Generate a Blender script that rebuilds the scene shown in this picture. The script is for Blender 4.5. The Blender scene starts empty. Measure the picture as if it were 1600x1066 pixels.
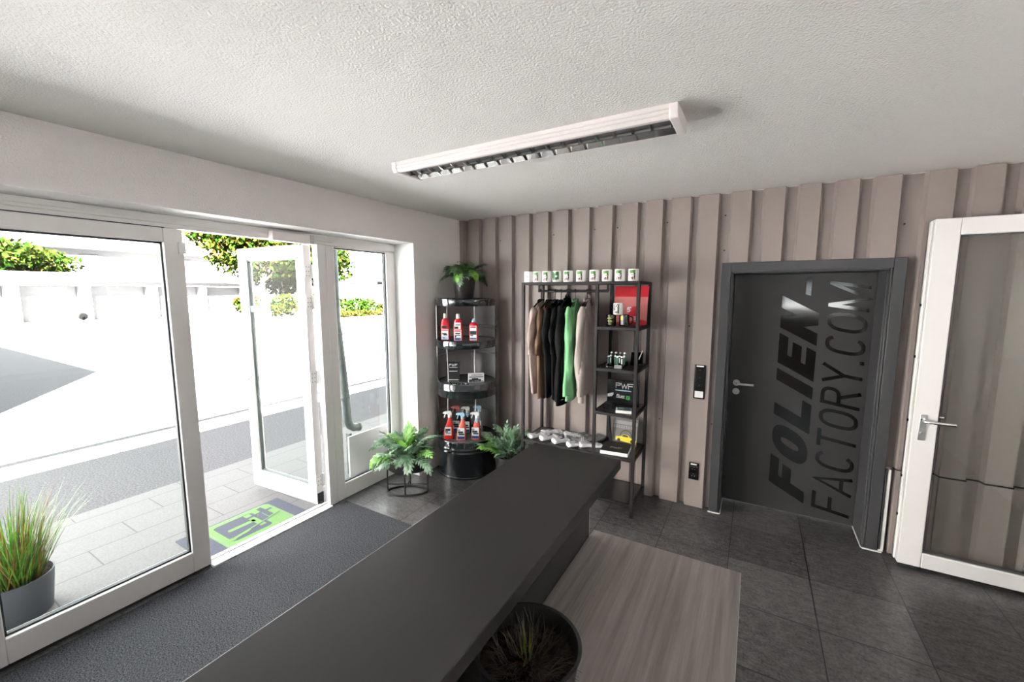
import bpy, bmesh, math, random
import numpy as np
from mathutils import Vector, Matrix
R = math.radians
PI = math.pi
sc = bpy.context.scene
COL = sc.collection

# ------------------------------------------------------------------ camera, sky, sun, exposure
cam_d = bpy.data.cameras.new('camera')
cam = bpy.data.objects.new('camera', cam_d); COL.objects.link(cam)
cam_d.sensor_width = 36.0
cam_d.lens = 653.05 / 1600 * 36.0
cam_d.clip_start = 0.05; cam_d.clip_end = 500
yaw, pitch, roll = 0.5269, 0.1168, 0.0004
cam.matrix_world = (Matrix.Translation((2.8216, -3.719, 1.8338)) @ Matrix.Rotation(yaw, 4, 'Z')
                    @ Matrix.Rotation(PI / 2 - pitch, 4, 'X') @ Matrix.Rotation(-roll, 4, 'Z'))
sc.camera = cam

SKY = 1.7
SUN = 420.0
w = bpy.data.worlds.new('sky'); sc.world = w; w.use_nodes = True
bg = w.node_tree.nodes['Background']
bg.inputs[0].default_value = (0.93, 0.97, 1.0, 1); bg.inputs[1].default_value = SKY
sun_d = bpy.data.lights.new('sun', 'SUN'); sun_d.energy = SUN; sun_d.angle = R(0.6); sun_d.color = (1.0, 0.965, 0.94)
sun = bpy.data.objects.new('sun', sun_d); COL.objects.link(sun)
sun.rotation_euler = Vector((-0.9, 0.55, -1.0)).to_track_quat('-Z', 'Y').to_euler()
sun.location = (20, -12, 25)

vs = sc.view_settings
vs.view_transform = 'Standard'; vs.look = 'None'; vs.gamma = 1.0; vs.use_curve_mapping = False
vs.exposure = 2.05
sc.cycles.use_denoising = True
sc.cycles.max_bounces = 10
sc.cycles.diffuse_bounces = 6
sc.cycles.transparent_max_bounces = 24

# ------------------------------------------------------------------ materials
def srgb(r, g, b):
    f = lambda c: (c / 12.92 if c <= 0.04045 else ((c + 0.055) / 1.055) ** 2.4)
    return (f(r / 255), f(g / 255), f(b / 255))

def new_mat(name):
    m = bpy.data.materials.new(name); m.use_nodes = True
    nt = m.node_tree
    return m, nt, nt.nodes['Principled BSDF']

def mat(name, col, rough=0.5, metal=0.0, spec=0.5, noise=0.0, nscale=8.0, bump=0.0, bscale=60.0, bdist=0.01,
        stretch=(1, 1, 1), coat=0.0, sub=0.0, trans=0.0):
    m, nt, p = new_mat(name)
    N, L = nt.nodes, nt.links
    c = (*col, 1)
    p.inputs['Base Color'].default_value = c
    p.inputs['Roughness'].default_value = rough
    p.inputs['Metallic'].default_value = metal
    p.inputs['Specular IOR Level'].default_value = spec
    if coat: p.inputs['Coat Weight'].default_value = coat; p.inputs['Coat Roughness'].default_value = 0.05
    if trans: p.inputs['Transmission Weight'].default_value = trans
    tc = N.new('ShaderNodeTexCoord'); mp = N.new('ShaderNodeMapping')
    L.new(tc.outputs['Object'], mp.inputs[0]); mp.inputs['Scale'].default_value = stretch
    if noise > 0:
        n = N.new('ShaderNodeTexNoise'); n.inputs['Scale'].default_value = nscale; n.inputs['Detail'].default_value = 6
        L.new(mp.outputs[0], n.inputs['Vector'])
        mx = N.new('ShaderNodeMix'); mx.data_type = 'RGBA'
        L.new(n.outputs['Fac'], mx.inputs['Factor'])
        mx.inputs['A'].default_value = (*[x * (1 - noise) for x in col], 1)
        mx.inputs['B'].default_value = (*[min(1, x * (1 + noise)) for x in col], 1)
        L.new(mx.outputs['Result'], p.inputs['Base Color'])
    if bump > 0:
        n = N.new('ShaderNodeTexNoise'); n.inputs['Scale'].default_value = bscale; n.inputs['Detail'].default_value = 4
        L.new(mp.outputs[0], n.inputs['Vector'])
        b = N.new('ShaderNodeBump'); b.inputs['Strength'].default_value = bump; b.inputs['Distance'].default_value = bdist
        L.new(n.outputs['Fac'], b.inputs['Height']); L.new(b.outputs[0], p.inputs['Normal'])
    return m

def glass_mat(name, tint=(0.96, 0.98, 0.97), ior=1.45, rough=0.0):
    m = bpy.data.materials.new(name); m.use_nodes = True
    nt = m.node_tree; N, L = nt.nodes, nt.links
    N.remove(N['Principled BSDF'])
    t = N.new('ShaderNodeBsdfTransparent'); t.inputs[0].default_value = (*tint, 1)
    g = N.new('ShaderNodeBsdfGlossy'); g.inputs['Roughness'].default_value = rough
    f = N.new('ShaderNodeFresnel'); f.inputs[0].default_value = ior
    mx = N.new('ShaderNodeMixShader')
    # an inner face of the pane does not mirror a second time
    ge = N.new('ShaderNodeNewGeometry'); sb = N.new('ShaderNodeMath'); sb.operation = 'SUBTRACT'; sb.inputs[0].default_value = 1.0
    L.new(ge.outputs['Backfacing'], sb.inputs[1]); ml = N.new('ShaderNodeMath'); ml.operation = 'MULTIPLY'
    L.new(sb.outputs[0], ml.inputs[0]); L.new(f.outputs[0], ml.inputs[1])
    L.new(ml.outputs[0], mx.inputs[0]); L.new(t.outputs[0], mx.inputs[1]); L.new(g.outputs[0], mx.inputs[2])
    L.new(mx.outputs[0], N['Material Output'].inputs[0])
    return m

def grid_mat(name, col, grout, size, origin, lw, rough, noise=0.15, nscale=6.0, bump=0.1, running=False, fine=0.0):
    """square tiles measured in object = world metres"""
    m, nt, p = new_mat(name)
    N, L = nt.nodes, nt.links
    tc = N.new('ShaderNodeTexCoord')
    sx = N.new('ShaderNodeSeparateXYZ'); L.new(tc.outputs['Object'], sx.inputs[0])
    def mth(op, a, b=None):
        n = N.new('ShaderNodeMath'); n.operation = op
        for i, v in enumerate((a, b)):
            if v is None: continue
            if isinstance(v, (int, float)): n.inputs[i].default_value = v
            else: L.new(v, n.inputs[i])
        return n.outputs[0]
    gx = mth('DIVIDE', mth('SUBTRACT', sx.outputs[0], origin[0]), size[0])
    gy = mth('DIVIDE', mth('SUBTRACT', sx.outputs[1], origin[1]), size[1])
    if running:
        row = mth('FLOOR', gx)
        gy = mth('ADD', gy, mth('MULTIPLY', mth('FRACT', mth('MULTIPLY', row, 0.37)), 1.0))
    fx, fy = mth('FRACT', gx), mth('FRACT', gy)
    dx = mth('MULTIPLY', mth('MINIMUM', fx, mth('SUBTRACT', 1.0, fx)), size[0])
    dy = mth('MULTIPLY', mth('MINIMUM', fy, mth('SUBTRACT', 1.0, fy)), size[1])
    line = mth('LESS_THAN', mth('MINIMUM', dx, dy), lw / 2)
    # tile id brightness
    cid = N.new('ShaderNodeCombineXYZ'); L.new(mth('FLOOR', gx), cid.inputs[0]); L.new(mth('FLOOR', gy), cid.inputs[1])
    wn = N.new('ShaderNodeTexWhiteNoise'); L.new(cid.outputs[0], wn.inputs['Vector'])
    n = N.new('ShaderNodeTexNoise'); n.inputs['Scale'].default_value = nscale; n.inputs['Detail'].default_value = 10; n.inputs['Roughness'].default_value = 0.7
    mp = N.new('ShaderNodeMapping'); mp.inputs['Scale'].default_value = (1, 2.0, 1)
    L.new(tc.outputs['Object'], mp.inputs[0]); L.new(mp.outputs[0], n.inputs['Vector'])
    val = mth('ADD', mth('MULTIPLY', mth('SUBTRACT', n.outputs['Fac'], 0.5), noise * 4), mth('MULTIPLY', mth('SUBTRACT', wn.outputs['Value'], 0.5), noise * 0.7))
    if fine:
        n2 = N.new('ShaderNodeTexNoise'); n2.inputs['Scale'].default_value = 75; n2.inputs['Detail'].default_value = 3
        L.new(tc.outputs['Object'], n2.inputs['Vector'])
        val = mth('ADD', val, mth('MULTIPLY', mth('SUBTRACT', n2.outputs['Fac'], 0.5), fine))
    val = mth('ADD', val, 1.0)
    vm = N.new('ShaderNodeVectorMath'); vm.operation = 'SCALE'; vm.inputs[0].default_value = col; L.new(val, vm.inputs['Scale'])
    mx = N.new('ShaderNodeMix'); mx.data_type = 'RGBA'
    L.new(line, mx.inputs['Factor']); L.new(vm.outputs[0], mx.inputs['A']); mx.inputs['B'].default_value = (*grout, 1)
    L.new(mx.outputs['Result'], p.inputs['Base Color'])
    p.inputs['Roughness'].default_value = rough
    b = N.new('ShaderNodeBump'); b.inputs['Strength'].default_value = bump; b.inputs['Distance'].default_value = 0.004
    L.new(mth('SUBTRACT', n.outputs['Fac'], mth('MULTIPLY', line, 2.0)), b.inputs['Height']); L.new(b.outputs[0], p.inputs['Normal'])
    return m

def speck_mat(name, a, b, scale, rough=0.9, bump=0.5, bdist=0.004, sharp=(0.42, 0.6), stretch=(1, 1, 1)):
    m, nt, p = new_mat(name); N, L = nt.nodes, nt.links
    tc = N.new('ShaderNodeTexCoord'); n = N.new('ShaderNodeTexNoise'); n.inputs['Scale'].default_value = scale; n.inputs['Detail'].default_value = 4
    mp = N.new('ShaderNodeMapping'); mp.inputs['Scale'].default_value = stretch
    L.new(tc.outputs['Object'], mp.inputs[0]); L.new(mp.outputs[0], n.inputs['Vector'])
    r = N.new('ShaderNodeValToRGB'); r.color_ramp.elements[0].position = sharp[0]; r.color_ramp.elements[1].position = sharp[1]
    r.color_ramp.elements[0].color = (*a, 1); r.color_ramp.elements[1].color = (*b, 1)
    L.new(n.outputs['Fac'], r.inputs[0]); L.new(r.outputs[0], p.inputs['Base Color'])
    p.inputs['Roughness'].default_value = rough; p.inputs['Specular IOR Level'].default_value = 0.2
    bp = N.new('ShaderNodeBump'); bp.inputs['Strength'].default_value = bump; bp.inputs['Distance'].default_value = bdist
    L.new(n.outputs['Fac'], bp.inputs['Height']); L.new(bp.outputs[0], p.inputs['Normal'])
    return m

def leaf_mat(name, a, b, scale=9.0, rough=0.45, transl=0.25, spec=0.5):
    m, nt, p = new_mat(name); N, L = nt.nodes, nt.links
    p.inputs['Specular IOR Level'].default_value = spec
    tc = N.new('ShaderNodeTexCoord'); n = N.new('ShaderNodeTexNoise'); n.inputs['Scale'].default_value = scale
    L.new(tc.outputs['Object'], n.inputs['Vector'])
    r = N.new('ShaderNodeValToRGB'); r.color_ramp.elements[0].position = 0.38; r.color_ramp.elements[1].position = 0.62
    r.color_ramp.elements[0].color = (*a, 1); r.color_ramp.elements[1].color = (*b, 1)
    L.new(n.outputs['Fac'], r.inputs[0]); L.new(r.outputs[0], p.inputs['Base Color'])
    p.inputs['Roughness'].default_value = rough
    t = N.new('ShaderNodeBsdfTranslucent'); L.new(r.outputs[0], t.inputs[0])
    mx = N.new('ShaderNodeMixShader'); mx.inputs[0].default_value = transl
    L.new(p.outputs[0], mx.inputs[1]); L.new(t.outputs[0], mx.inputs[2]); L.new(mx.outputs[0], N['Material Output'].inputs[0])
    return m

M = {}
M['plaster'] = mat('white_plaster', (0.85, 0.815, 0.80), 0.9, bump=0.5, bscale=120, bdist=0.010, spec=0.2)
M['ceiling'] = mat('rough_white_ceiling', (0.80, 0.775, 0.76), 0.9, bump=0.5, bscale=115, bdist=0.012, spec=0.2)
M['reveal'] = mat('smooth_white_reveal', (0.84, 0.83, 0.82), 0.7, bump=0.1, bscale=90, spec=0.3)
M['metal_wall'] = mat('taupe_trapezoidal_sheet', srgb(145, 134, 130), 0.45, spec=0.35)
M['wall_taupe'] = mat('dark_taupe_plaster', srgb(112, 102, 97), 0.8, spec=0.2, bump=0.3, bscale=85)
M['tile'] = grid_mat('anthracite_floor_tile', srgb(80, 78, 77), srgb(18, 18, 18), (0.4631, 0.4669), (2.2951, -0.1426), 0.006, 0.28, noise=0.85, nscale=14.0, bump=0.25, fine=2.2)
M['paver'] = grid_mat('granite_paver', (0.083, 0.082, 0.081), (0.035, 0.035, 0.035), (0.3, 0.75), (-0.35, 0.1), 0.008, 0.75, noise=0.06, nscale=30, bump=0.15, running=True, fine=0.7)
M['asphalt'] = speck_mat('grey_asphalt', (0.050, 0.050, 0.0525), (0.082, 0.082, 0.085), 60, bump=0.4)
M['carpet'] = speck_mat('charcoal_carpet', (0.007, 0.0075, 0.009), (0.078, 0.082, 0.090), 150, bump=0.8, bdist=0.006, sharp=(0.36, 0.66))
M['frame_white'] = mat('white_pvc', (0.80, 0.775, 0.765), 0.35, noise=0.02, nscale=2)
M['gasket'] = mat('dark_gasket', (0.03, 0.035, 0.04), 0.6)
M['alu'] = mat('brushed_aluminium', (0.62, 0.62, 0.62), 0.32, metal=1.0)
M['chrome'] = mat('chrome', (0.8, 0.8, 0.8), 0.12, metal=1.0)
M['glass'] = glass_mat('window_glass')
M['glass_clear'] = glass_mat('coated_clear_glass', ior=1.14)
M['counter'] = mat('anthracite_laminate', srgb(41, 40, 40), 0.36, spec=0.35, bump=0.04, bscale=220, bdist=0.002)
M['wood'] = None
M['door_grey'] = mat('anthracite_door_paint', srgb(51, 50, 51), 0.42, spec=0.4)
M['frame_grey'] = mat('anthracite_steel_frame', srgb(62, 62, 64), 0.38, spec=0.45)
M['vinyl'] = mat('gloss_black_vinyl', (0.004, 0.004, 0.004), 0.07, spec=0.45)
M['black_plastic'] = mat('gloss_black_plastic', (0.008, 0.008, 0.009), 0.2)
M['black_matt'] = mat('matt_black', (0.012, 0.012, 0.012), 0.6)
M['rack'] = mat('black_powder_coat', srgb(33, 31, 30), 0.5, spec=0.25)
M['shelf_black'] = mat('black_shelf_sheet', (0.014, 0.014, 0.014), 0.3)
M['drum'] = mat('gloss_petrol_black_drum', (0.010, 0.014, 0.018), 0.12, spec=0.6, coat=0.5)
M['drum_in'] = mat('worn_drum_inside', (0.30, 0.29, 0.28), 0.34, metal=0.35, noise=0.3, nscale=4)
M['shelf_grey'] = mat('grey_shelf_disc', (0.10, 0.10, 0.10), 0.5)
M['white_glaze'] = mat('white_ceramic', (0.84, 0.82, 0.81), 0.15)
M['black_glaze'] = mat('black_ceramic', (0.01, 0.01, 0.012), 0.12)
M['white_plastic'] = mat('white_plastic', (0.78, 0.78, 0.76), 0.35)
M['light_grey'] = mat('light_grey_plastic', (0.5, 0.5, 0.5), 0.4)
M['red'] = mat('red_plastic', (0.62, 0.012, 0.03), 0.25, coat=0.3)
M['red_spray'] = mat('red_spray_plastic', (0.66, 0.02, 0.015), 0.3)
M['coral'] = mat('clear_coral_liquid', (0.66, 0.13, 0.09), 0.2)
M['label_white'] = mat('white_label', (0.75, 0.76, 0.78), 0.4)
M['label_blue'] = mat('blue_label', (0.03, 0.06, 0.22), 0.4)
M['label_light_blue'] = mat('light_blue_label', (0.35, 0.55, 0.72), 0.4)
M['label_dark'] = mat('dark_label', (0.015, 0.02, 0.03), 0.4)
M['pink'] = mat('coral_pink_paper', (0.62, 0.19, 0.18), 0.55)
M['bag_red'] = mat('red_card', (0.55, 0.01, 0.02), 0.45)
M['green'] = mat('bright_green_print', (0.02, 0.42, 0.06), 0.5)
M['print_green'] = mat('leaf_green_print', (0.09, 0.27, 0.03), 0.35)
M['print_dark'] = mat('dark_print', (0.02, 0.025, 0.018), 0.35)
M['print_pale'] = mat('pale_print', (0.72, 0.70, 0.60), 0.3)
M['print_red'] = mat('dark_red_print', (0.25, 0.02, 0.03), 0.35)
M['print_yellow'] = mat('yellow_print', (0.75, 0.55, 0.02), 0.35)
M['print_lime'] = mat('lime_print', (0.55, 0.65, 0.05), 0.35)
M['print_forest'] = mat('forest_green_print', (0.01, 0.12, 0.04), 0.35)
M['print_grey'] = mat('grey_print', (0.3, 0.3, 0.3), 0.4)
M['cover_grey'] = mat('grey_magazine_cover', (0.13, 0.125, 0.12), 0.4, noise=0.3, nscale=25)
M['print_teal'] = mat('teal_print', (0.03, 0.08, 0.10), 0.35)
M['paper'] = mat('white_paper', (0.72, 0.71, 0.69), 0.7)
M['pot_black'] = mat('matt_black_pot', (0.014, 0.013, 0.013), 0.5)
M['pot_taupe'] = mat('dark_bronze_pot', (0.06, 0.053, 0.05), 0.3, metal=0.5)
M['pot_grey'] = mat('anthracite_planter', srgb(54, 58, 63), 0.5, bump=0.1, bscale=20, stretch=(1, 1, 8))
M['soil'] = speck_mat('potting_soil', (0.012, 0.009, 0.007), (0.05, 0.036, 0.025), 60)
M['fern'] = leaf_mat('blue_green_fern_leaf', (0.08, 0.19, 0.085), (0.36, 0.50, 0.36), 14)
M['fern_light'] = leaf_mat('fresh_green_fern_leaf', (0.08, 0.26, 0.03), (0.26, 0.50, 0.09), 14)
M['fern_dark'] = leaf_mat('dark_green_fern_leaf', (0.03, 0.085, 0.028), (0.10, 0.20, 0.075), 14)
M['fern_stem'] = leaf_mat('fern_stem', (0.10, 0.13, 0.04), (0.16, 0.2, 0.07))
M['grass_green'] = leaf_mat('green_grass_blade', (0.025, 0.10, 0.008), (0.085, 0.21, 0.018), 20)
M['grass_olive'] = leaf_mat('olive_grass_blade', (0.10, 0.085, 0.01), (0.20, 0.17, 0.025), 20)
M['grass_brown'] = leaf_mat('brown_grass_blade', (0.05, 0.02, 0.012), (0.13, 0.06, 0.02), 20)
M['dry_grass'] = leaf_mat('dry_straw', (0.03, 0.024, 0.018), (0.085, 0.07, 0.052), 20)
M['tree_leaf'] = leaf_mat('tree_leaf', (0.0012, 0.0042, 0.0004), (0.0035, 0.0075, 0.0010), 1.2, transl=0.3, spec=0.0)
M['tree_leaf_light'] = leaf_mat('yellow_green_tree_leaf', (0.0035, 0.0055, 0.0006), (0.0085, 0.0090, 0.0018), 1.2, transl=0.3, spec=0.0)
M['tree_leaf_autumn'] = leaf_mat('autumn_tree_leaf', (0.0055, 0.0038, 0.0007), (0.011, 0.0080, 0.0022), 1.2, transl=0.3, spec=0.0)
M['bark'] = mat('tree_bark', (0.10, 0.075, 0.055), 0.9, noise=0.3, nscale=6, bump=0.5, bscale=20, bdist=0.03)
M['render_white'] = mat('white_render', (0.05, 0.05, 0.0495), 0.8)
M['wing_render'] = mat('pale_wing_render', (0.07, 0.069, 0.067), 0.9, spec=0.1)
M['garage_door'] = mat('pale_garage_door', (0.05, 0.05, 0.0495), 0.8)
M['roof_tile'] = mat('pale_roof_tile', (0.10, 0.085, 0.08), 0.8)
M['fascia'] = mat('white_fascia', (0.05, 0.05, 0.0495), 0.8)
M['dark_grey'] = mat('dark_grey_sheet', (0.10, 0.10, 0.10), 0.6)
M['shutter_dark'] = mat('dark_shutter', (0.007, 0.007, 0.007), 0.8, spec=0.05)
M['zinc'] = mat('weathered_zinc', (0.052, 0.066, 0.063), 0.5, noise=0.2, nscale=12)
M['rope'] = mat('white_cable', (0.75, 0.74, 0.72), 0.5)
M['panel_grey'] = mat('pale_grey_panel', (0.42, 0.41, 0.41), 0.7)
M['mat_blue'] = speck_mat('slate_blue_mat', (0.040, 0.044, 0.060), (0.060, 0.064, 0.085), 200, bump=0.3)
M['mat_green'] = speck_mat('pale_green_mat_print', (0.080, 0.165, 0.050), (0.11, 0.20, 0.07), 200, bump=0.3)
M['mat_grey'] = mat('mat_border', (0.10, 0.11, 0.10), 0.7)
M['mirror'] = mat('louvre_reflector', (0.85, 0.84, 0.84), 0.08, metal=1.0)
M['lamp_white'] = mat('white_lacquered_housing', (0.80, 0.745, 0.735), 0.4)
M['tube_glass'] = mat('unlit_white_tube', (0.8, 0.8, 0.78), 0.2)
def cloth(name, col): return mat(name, col, 0.95, spec=0.1, noise=0.08, nscale=30, bump=0.35, bscale=14, bdist=0.012, stretch=(1, 1, .5))
M['c_beige'] = cloth('beige_cotton', (0.44, 0.36, 0.325)); M['c_brown'] = cloth('brown_cotton', (0.16, 0.10, 0.07))
M['c_olive'] = cloth('olive_brown_cotton', (0.11, 0.085, 0.05))
M['c_black'] = cloth('black_cotton', (0.010, 0.010, 0.011)); M['c_black2'] = cloth('washed_black_cotton', (0.016, 0.016, 0.017))
M['c_green'] = cloth('spring_green_cotton', (0.20, 0.46, 0.23)); M['c_grey'] = cloth('light_taupe_cotton', (0.39, 0.335, 0.315))
M['c_white'] = cloth('white_cotton', (0.70, 0.69, 0.70)); M['c_darkgrey'] = cloth('mottled_grey_cotton', (0.12, 0.12, 0.12))
M['c_mid'] = cloth('mid_grey_cotton', (0.28, 0.28, 0.28))
M['clear_bag'] = glass_mat('clear_wrapper', (0.8, 0.8, 0.8), 1.6, 0.15)

def wood_mat():
    m, nt, p = new_mat('grey_wood_decor'); N, L = nt.nodes, nt.links
    tc = N.new('ShaderNodeTexCoord'); mp = N.new('ShaderNodeMapping'); mp.inputs['Scale'].default_value = (44, 1.6, 1)
    L.new(tc.outputs['Object'], mp.inputs[0])
    n = N.new('ShaderNodeTexNoise'); n.inputs['Scale'].default_value = 1.0; n.inputs['Detail'].default_value = 8; n.inputs['Roughness'].default_value = 0.65
    L.new(mp.outputs[0], n.inputs['Vector'])
    r = N.new('ShaderNodeValToRGB')
    r.color_ramp.elements[0].position = 0.22; r.color_ramp.elements[1].position = 0.80
    r.color_ramp.elements[0].color = (*srgb(106, 100, 97), 1); r.color_ramp.elements[1].color = (*srgb(168, 159, 155), 1)
    L.new(n.outputs['Fac'], r.inputs[0]); L.new(r.outputs[0], p.inputs['Base Color'])
    p.inputs['Roughness'].default_value = 0.45
    b = N.new('ShaderNodeBump'); b.inputs['Strength'].default_value = 0.1; b.inputs['Distance'].default_value = 0.002
    L.new(n.outputs['Fac'], b.inputs['Height']); L.new(b.outputs[0], p.inputs['Normal'])
    return m
M['wood'] = wood_mat()

# ------------------------------------------------------------------ mesh builder
class MB:
    def __init__(s): s.v = []; s.f = []; s.mi = []; s.cur = 0
    def add(s, vs, fs, mi=None):
        o = len(s.v); s.v += [tuple(map(float, q)) for q in vs]
        for f in fs: s.f.append([i + o for i in f]); s.mi.append(s.cur if mi is None else mi)
        return s
    def box(s, x0, x1, y0, y1, z0, z1, mi=None):
        return s.add([(x0, y0, z0), (x1, y0, z0), (x1, y1, z0), (x0, y1, z0), (x0, y0, z1), (x1, y0, z1), (x1, y1, z1), (x0, y1, z1)],
                     [(0, 3, 2, 1), (4, 5, 6, 7), (0, 1, 5, 4), (1, 2, 6, 5), (2, 3, 7, 6), (3, 0, 4, 7)], mi)
    def obox(s, c, ax, ay, az, mi=None):
        """box from centre and three half-axis vectors"""
        c, ax, ay, az = map(Vector, (c, ax, ay, az))
        vs = [c + ax * i + ay * j + az * k for k in (-1, 1) for j in (-1, 1) for i in (-1, 1)]
        return s.add(vs, [(0, 2, 3, 1), (4, 5, 7, 6), (0, 1, 5, 4), (1, 3, 7, 5), (3, 2, 6, 7), (2, 0, 4, 6)], mi)
    def lathe(s, prof, c=(0, 0, 0), n=32, a0=0, a1=2 * PI, mi=None, caps=False, sx=1, sy=1):
        full = abs(a1 - a0 - 2 * PI) < 1e-6
        m = n if full else n + 1
        vs = []
        for r, z in prof:
            for k in range(m):
                a = a0 + (a1 - a0) * k / n
                vs.append((c[0] + r * sx * math.cos(a), c[1] + r * sy * math.sin(a), c[2] + z))
        fs = []
        for i in range(len(prof) - 1):
            for k in range(n):
                k2 = (k + 1) % m
                fs.append((i * m + k, i * m + k2, (i + 1) * m + k2, (i + 1) * m + k))
        if full and caps:
            fs.append(tuple(reversed(range(m)))); fs.append(tuple(range((len(prof) - 1) * m, len(prof) * m)))
        return s.add(vs, fs, mi)
    def cyl(s, p, q, r, n=12, r2=None, mi=None):
        return s.tube([p, q], r, n, mi, radii=[r, r if r2 is None else r2])
    def tube(s, pts, r, n=8, mi=None, closed=False, radii=None, flat=None):
        P = [Vector(p) for p in pts]; N = len(P)
        vs = []
        up = Vector((0, 0, 1))
        prev = None
        for i, p in enumerate(P):
            if closed: t = P[(i + 1) % N] - P[i - 1]
            else: t = P[min(i + 1, N - 1)] - P[max(i - 1, 0)]
            t.normalize()
            a = t.cross(up if prev is None else prev)
            if prev is None:
                if a.length < 1e-3: a = t.cross(Vector((1, 0, 0)))
                a.normalize(); b = a.cross(t); prev = b
            else:
                a.normalize(); b = a.cross(t); prev = b
            rr = radii[i] if radii else r
            for k in range(n):
                an = 2 * PI * k / n
                ca, sa = math.cos(an), math.sin(an)
                vs.append(p + a * ca * rr + b * sa * rr * (flat or 1))
        fs = []
        for i in range(N if closed else N - 1):
            j = (i + 1) % N
            for k in range(n):
                fs.append((i * n + k, i * n + (k + 1) % n, j * n + (k + 1) % n, j * n + k))
        if not closed:
            fs.append(tuple(reversed(range(n)))); fs.append(tuple(range((N - 1) * n, N * n)))
        return s.add(vs, fs, mi)
    def prism(s, poly, z0, z1, mi=None, frame=None):
        """2-D polygon extruded; frame=(origin, u, v, w) maps (a,b,c)->origin+a*u+b*v+c*w"""
        n = len(poly)
        vs = [(a, b, z0) for a, b in poly] + [(a, b, z1) for a, b in poly]
        if frame:
            o, u, v, wv = map(Vector, frame)
            vs = [o + u * a + v * b + wv * c for a, b, c in vs]
        fs = [tuple(reversed(range(n))), tuple(range(n, 2 * n))] + [(i, (i + 1) % n, n + (i + 1) % n, n + i) for i in range(n)]
        return s.add(vs, fs, mi)
    def xform(s, mtx, start=0):
        for i in range(start, len(s.v)): s.v[i] = tuple(mtx @ Vector(s.v[i]))
        return s
    def build(s, name, mats, parent=None, smooth=False, bevel=0.0, seg=2, sub=0, fix=True, angle=35):
        me = bpy.data.meshes.new(name); me.from_pydata(s.v, [], s.f)
        if not isinstance(mats, (list, tuple)): mats = [mats]
        for m in mats: me.materials.append(M[m] if isinstance(m, str) else m)
        if len(mats) > 1: me.polygons.foreach_set('material_index', s.mi)
        if fix:
            bm = bmesh.new(); bm.from_mesh(me); bmesh.ops.recalc_face_normals(bm, faces=bm.faces); bm.to_mesh(me); bm.free()
        if smooth or bevel:
            me.shade_smooth(); me.set_sharp_from_angle(angle=R(angle))
        me.update()
        o = bpy.data.objects.new(name, me); COL.objects.link(o)
        if parent is not None: o.parent = parent
        if bevel:
            b = o.modifiers.new('bevel', 'BEVEL'); b.width = bevel; b.segments = seg; b.limit_method = 'ANGLE'; b.angle_limit = R(40)
        if sub:
            b = o.modifiers.new('sub', 'SUBSURF'); b.levels = sub; b.render_levels = sub
        return o

def thing(name, label, cat, loc=(0, 0, 0), rz=0.0, group=None):
    o = bpy.data.objects.new(name, None); COL.objects.link(o)
    o.location = loc; o.rotation_euler = (0, 0, rz); o.empty_display_size = 0.05
    return tag(o, label, cat, group)
def tag(o, label, cat, group=None, kind=None):
    o['label'] = label; o['category'] = cat
    if group: o['group'] = group
    if kind: o['kind'] = kind
    return o
def struct(o, label=None, cat=None):
    o['kind'] = 'structure'
    if label: o['label'] = label
    if cat: o['category'] = cat
    return o
def dup(root, loc=None, rz=None, label=None, group=None):
    r = root.copy(); COL.objects.link(r)
    if loc is not None: r.location = loc
    if rz is not None: r.rotation_euler = (0, 0, rz)
    if label: r['label'] = label
    if group: r['group'] = group
    for ch in list(root.children):
        c = ch.copy(); COL.objects.link(c); c.parent = r
        for g in ch.children:
            d = g.copy(); COL.objects.link(d); d.parent = c
    return r

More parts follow.
